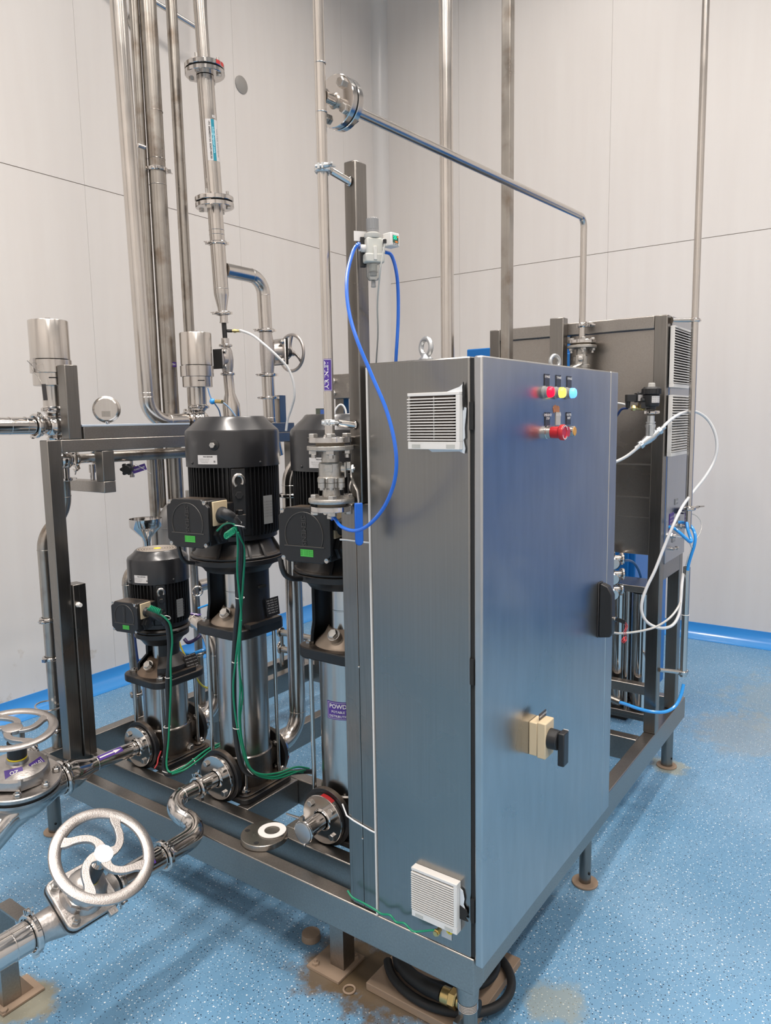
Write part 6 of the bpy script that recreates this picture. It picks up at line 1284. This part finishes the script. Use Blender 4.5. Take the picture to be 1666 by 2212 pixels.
# ---------------------------------------------------------------- loose flange with gasket lying across the two front rails
t = thing('loose_flange', 'loose drilled steel flange with a white ring gasket lying across the front rails', 'flange', (.092, .775, ZT))
fc_ = V((.092,.777,ZT+.0008)); fn_ = V((.0,.0,1))
mb = MB().lathe(fc_, fn_, [(0,0),(0,.070),(.0012,.0715),(.0165,.0715),(.018,.070),(.018,0)], 56); d_ = mb.build('disc', PIPED, t)
for a in (20, 110, 200, 290): MB().cyl(fc_+az(a,.056,.0182), fc_+az(a,.056,.0186), .0078, n=20).build('bolt_hole', DARK, d_)
gk = fc_+V((.022,-.012,.0190)); MB().lathe(gk, fn_, [(0,.0240),(0,.0430),(.002,.0430),(.002,.0240)], 48, close=True).build('ring_gasket', PTFE, t)
# ---------------------------------------------------------------- power cables
def cable(name, label, P, r, m): return hose(name, label, 'cable', P, r, m, n=12, k=8)
def wl(p, g, loc): return tuple(V(loc)+V(p))
gl2 = V(P2)+pump_gl['b']; gl1 = V(P1)+pump_gl['s']; gl3 = V(P3)+pump_gl['b']
cable('pump_power_cable', 'thick black cable hanging from the middle terminal box down the pump to the skid', [tuple(gl2), (-0.007,0.787,1.344), (0.007,0.764,1.328), (0.021,0.756,1.303), (0.041,0.770,1.257), (0.074,0.810,1.180), (0.101,0.853,1.072), (0.112,0.885,0.964), (0.124,0.913,0.853), (0.132,0.930,0.741), (0.149,0.949,0.623), (0.165,0.957,0.529), (0.182,0.955,0.467), (0.210,0.944,0.436), (0.261,0.921,0.416), (0.332,0.904,0.402), (0.393,0.886,0.388), (0.443,0.881,0.366)], [.016]*10+[.0088]*127 if False else .0088, BLACKP)
MB().tube(spline([tuple(gl2), (-0.007,0.787,1.344), (0.007,0.764,1.328), (0.020,0.758,1.308)], 8), [.0175]*8+[.0155]*8+[.0125]*8+[.0100], 16).build('boot', BLACKP, pump2)
cable('pump_power_cable', 'thick black cable hanging from the small terminal box and running right along the rail', [tuple(gl1), (0.140,1.308,0.940), (0.152,1.289,0.927), (0.164,1.282,0.897), (0.174,1.290,0.836), (0.178,1.303,0.766), (0.179,1.319,0.687), (0.183,1.327,0.590), (0.177,1.334,0.504), (0.163,1.336,0.423), (0.156,1.336,0.373), (0.155,1.316,0.357), (0.166,1.270,0.374), (0.204,1.254,0.388), (0.275,1.261,0.398), (0.371,1.296,0.383)], .0080, BLACKP)
MB().tube(spline([tuple(gl1), (0.140,1.308,0.940), (0.152,1.289,0.927), (0.163,1.285,0.905)], 8), [.0130]*8+[.0125]*8+[.011]*8+[.0085], 16).build('boot', BLACKP, pump1)
cable('pump_power_cable', 'short black cable from the right terminal box passing behind the trunking', [tuple(gl3), (0.071,0.448,1.325), (0.108,0.445,1.311), (0.189,0.479,1.272)], .0160, BLACKP)
cable('green_wire', 'green earth wire spiralling beside the middle pump cable and fanning out at the bottom', [(0.045,0.873,1.280), (0.018,0.813,1.306), (0.003,0.766,1.315), (0.009,0.755,1.302), (0.027,0.770,1.245), (0.058,0.810,1.155), (0.092,0.838,1.019), (0.103,0.868,0.911), (0.127,0.893,0.781), (0.140,0.918,0.665), (0.156,0.926,0.564), (0.181,0.926,0.483), (0.212,0.909,0.448), (0.273,0.890,0.431), (0.339,0.867,0.431), (0.392,0.856,0.407)], .0032, GREENW)
cable('green_wire', 'second green earth wire bowing out along the middle pump cable', [(0.011,0.750,1.289), (0.057,0.776,1.227), (0.085,0.817,1.122), (0.095,0.847,1.002), (0.109,0.887,0.876), (0.121,0.918,0.777), (0.134,0.930,0.679), (0.153,0.933,0.579), (0.184,0.939,0.486), (0.216,0.918,0.437), (0.271,0.889,0.414), (0.337,0.866,0.414), (0.384,0.866,0.402)], .0032, GREENW)
cable('green_wire', 'third green earth wire in the bundle below the middle terminal box', [(0.090,0.837,1.005), (0.118,0.884,0.845), (0.141,0.900,0.745), (0.147,0.922,0.646), (0.164,0.928,0.545), (0.200,0.927,0.454), (0.256,0.895,0.424), (0.321,0.872,0.421), (0.372,0.866,0.399)], .0032, GREENW)
mb = MB()
hp = [V((-0.002,0.752,1.296))+V((.006*math.cos(t_)*.8, -.006*math.cos(t_)*.6, .008*math.sin(t_)-.001*t_*.45)) + V((-.0006*t_,.0004*t_,0)) for t_ in [2*PI*k/12 for k in range(60)]]
mb.tube(hp, .0028, 6); t = mb.build('green_wire', GREENW, None, at=hp[0]); tag(t, 'tightly coiled green wire end knotted at the middle pump cable', 'cable')
cable('green_wire', 'green earth wire running down beside the small pump cable', [(0.137,1.297,0.950), (0.149,1.277,0.937), (0.164,1.267,0.908), (0.174,1.274,0.847), (0.175,1.290,0.769), (0.179,1.301,0.682), (0.178,1.314,0.577), (0.170,1.320,0.476), (0.151,1.313,0.399), (0.150,1.293,0.374), (0.168,1.254,0.391), (0.216,1.242,0.409), (0.299,1.264,0.409), (0.394,1.301,0.387)], .0036, GREENW)
cable('green_wire', 'second green wire lying along the rail between the small and middle pumps', [(0.147,1.279,0.372), (0.169,1.235,0.392), (0.223,1.231,0.404), (0.304,1.257,0.402), (0.395,1.297,0.380)], .0034, GREENW)
mb = MB(); c_a, c_b = V((0.110,1.305,0.976)), V((0.131,1.272,0.960)); d_ = (c_b-c_a).normalized(); u_, w_ = perp(d_)
mb.tube([c_a+(c_b-c_a)*(k/90)+(u_*math.cos(k*2*PI/12)+w_*math.sin(k*2*PI/12))*.0085 for k in range(91)], .0026, 6); t = mb.build('green_wire', GREENW, None, at=c_a); tag(t, 'coiled green wire at the small terminal box', 'cable')
for k, (p, r_) in enumerate((((0.099,0.847,1.071), .0125), ((0.121,0.901,0.856), .0120), ((0.149,0.940,0.622), .0125), ((0.200,0.944,0.451), .0135), ((0.015,0.747,1.306), .0135), ((0.180,1.314,0.708), .0115), ((0.176,1.331,0.523), .0115), ((0.161,1.277,0.933), .0115), ((0.152,1.322,0.365), .0115), ((0.218,1.245,0.398), .0120))):
    t = MB().torus(p, ((0,0,1), (0,0,1), (.1,0,1), (.7,-.3,.6), (.3,0,1), (0,0,1), (0,0,1), (.6,.3,.6), (.5,0,.8), (.9,-.3,.3))[k], r_, .0014, 24, 6).build('cable_tie', WHITEP, None, at=p)
    tag(t, ['white cable tie high on the middle pump cable', 'white cable tie at mid height of the middle pump cable', 'white cable tie low on the middle pump cable', 'white cable tie where the middle pump cable turns', 'white cable tie at the bend by the middle terminal box', 'white cable tie at the small pump head', 'white cable tie low on the small pump cable', 'white cable tie by the small terminal box', 'white cable tie where the small pump cable meets the rail', 'white cable tie on the cable lying between the two left pumps'][k], 'cable tie')
cable('green_earth_wire', 'wavy green wire along the foot of the cabinet to its earth stud', [(-0.017,0.365,0.374), (-0.019,0.347,0.363), (-0.019,0.312,0.361), (-0.019,0.278,0.358), (-0.017,0.255,0.352), (-0.020,0.227,0.362), (-0.020,0.208,0.351), (-0.024,0.181,0.361), (-0.022,0.158,0.349), (-0.016,0.134,0.355), (-0.011,0.103,0.368), (-0.007,0.090,0.372)], .0026, GREENW)
cable('red_wire', 'short red wire scrap at the foot of the small pump', [(0.163,1.356,0.431), (0.148,1.354,0.410), (0.138,1.348,0.395), (0.125,1.347,0.383)], .0028, REDM)
cable('black_conduit', 'thin black conduit curving from under the middle terminal box', [(0.102,1.126,1.218), (0.102,1.121,1.192), (0.110,1.120,1.165), (0.124,1.116,1.149), (0.151,1.110,1.142)], .0065, BLACKP)
cable('black_conduit', 'thin black conduit curving from under the right terminal box', [(0.086,0.663,1.213), (0.086,0.657,1.183), (0.097,0.654,1.161), (0.114,0.645,1.150), (0.143,0.637,1.145)], .0080, BLACKP)
# ---------------------------------------------------------------- under the cabinet corner
t = MB().box(.090,.075,.0008,.42,.394,.024).build('steel_floor_plate', RUST, None, at=(.3,.15,0), bevel=.002); tag(t, 'flat brown floor plate lying under the near corner of the skid', 'plate')
MB().hexa((.070,.425,.0008), (0,0,1), .020, .004).torus((.070,.425,.004), (0,0,1), .017, .003, 24, 8).build('x', RUST, None) if False else None
t = MB().torus((.062,.432,.0035), (0,0,1), .016, .0030, 28, 8).build('floor_washer', RUST, None, at=(.062,.432,0)); tag(t, 'rusty washer lying on the floor beside the brown plate', 'washer')
def loop(cx, cy, z, rx, ry, a0, a1, n=28, tz=.0): return [(cx+rx*math.cos(math.radians(a0+(a1-a0)*k/n)), cy+ry*math.sin(math.radians(a0+(a1-a0)*k/n)), z+tz*math.sin(PI*k/n)) for k in range(n+1)]
t = MB().tube(loop(.25,.22,.038,.145,.185,120,330), .0125, 14).build('black_hose_loop', RUBBER, None, at=(.25,.22,.03)); tag(t, 'outer thin loop of black hose on the brown floor plate', 'hose')
t = MB().tube(loop(.27,.24,.062,.120,.150,60,300), .0120, 14).build('black_hose_loop', RUBBER, None, at=(.27,.24,.06)); tag(t, 'inner loop of black hose behind the gland', 'hose')
t = thing('black_supply_hose', 'thick black hose ending in a brass gland under the cabinet corner', 'hose', (.2, .2, .06))
MB().tube(spline([(.34,.40,.05),(.235,.372,.052),(.165,.315,.056),(.135,.235,.062),(.128,.165,.070)], 8), [.0245]*8+[.0245]*8+[.0200]*17, 18).build('hose', RUBBER, t)
MB().cyl((.128,.163,.070), (.129,.140,.071), .0225, n=24).cyl((.130,.118,.072), (.131,.100,.073), .017, n=24).build('gland_body', BRASS, t); MB().hexa((.129,.139,.0715), (.02,-1,.03), .0255, .020).build('gland_nut', BRASS, t); MB().cyl((.131,.0995,.073), (.134,.060,.074), .0215, n=24).build('black_coupler', BLACKP, t)
t = MB().lathe((.16,.66,.0008), (0,0,1), [(0,0),(0,.030),(.02,.028),(.024,.0)], 24).build('rubber_stopper', RUST, None, at=(.16,.66,0)); tag(t, 'small dirty stopper on the floor under the front rail', 'stopper')
t = MB().box(.0255-.022,.046,.0008,.030,.060,.135).build('flat_strip', STEEL, None, at=(.02,.05,0)); tag(t, 'thin upright steel strip beside the near foot', 'strip')
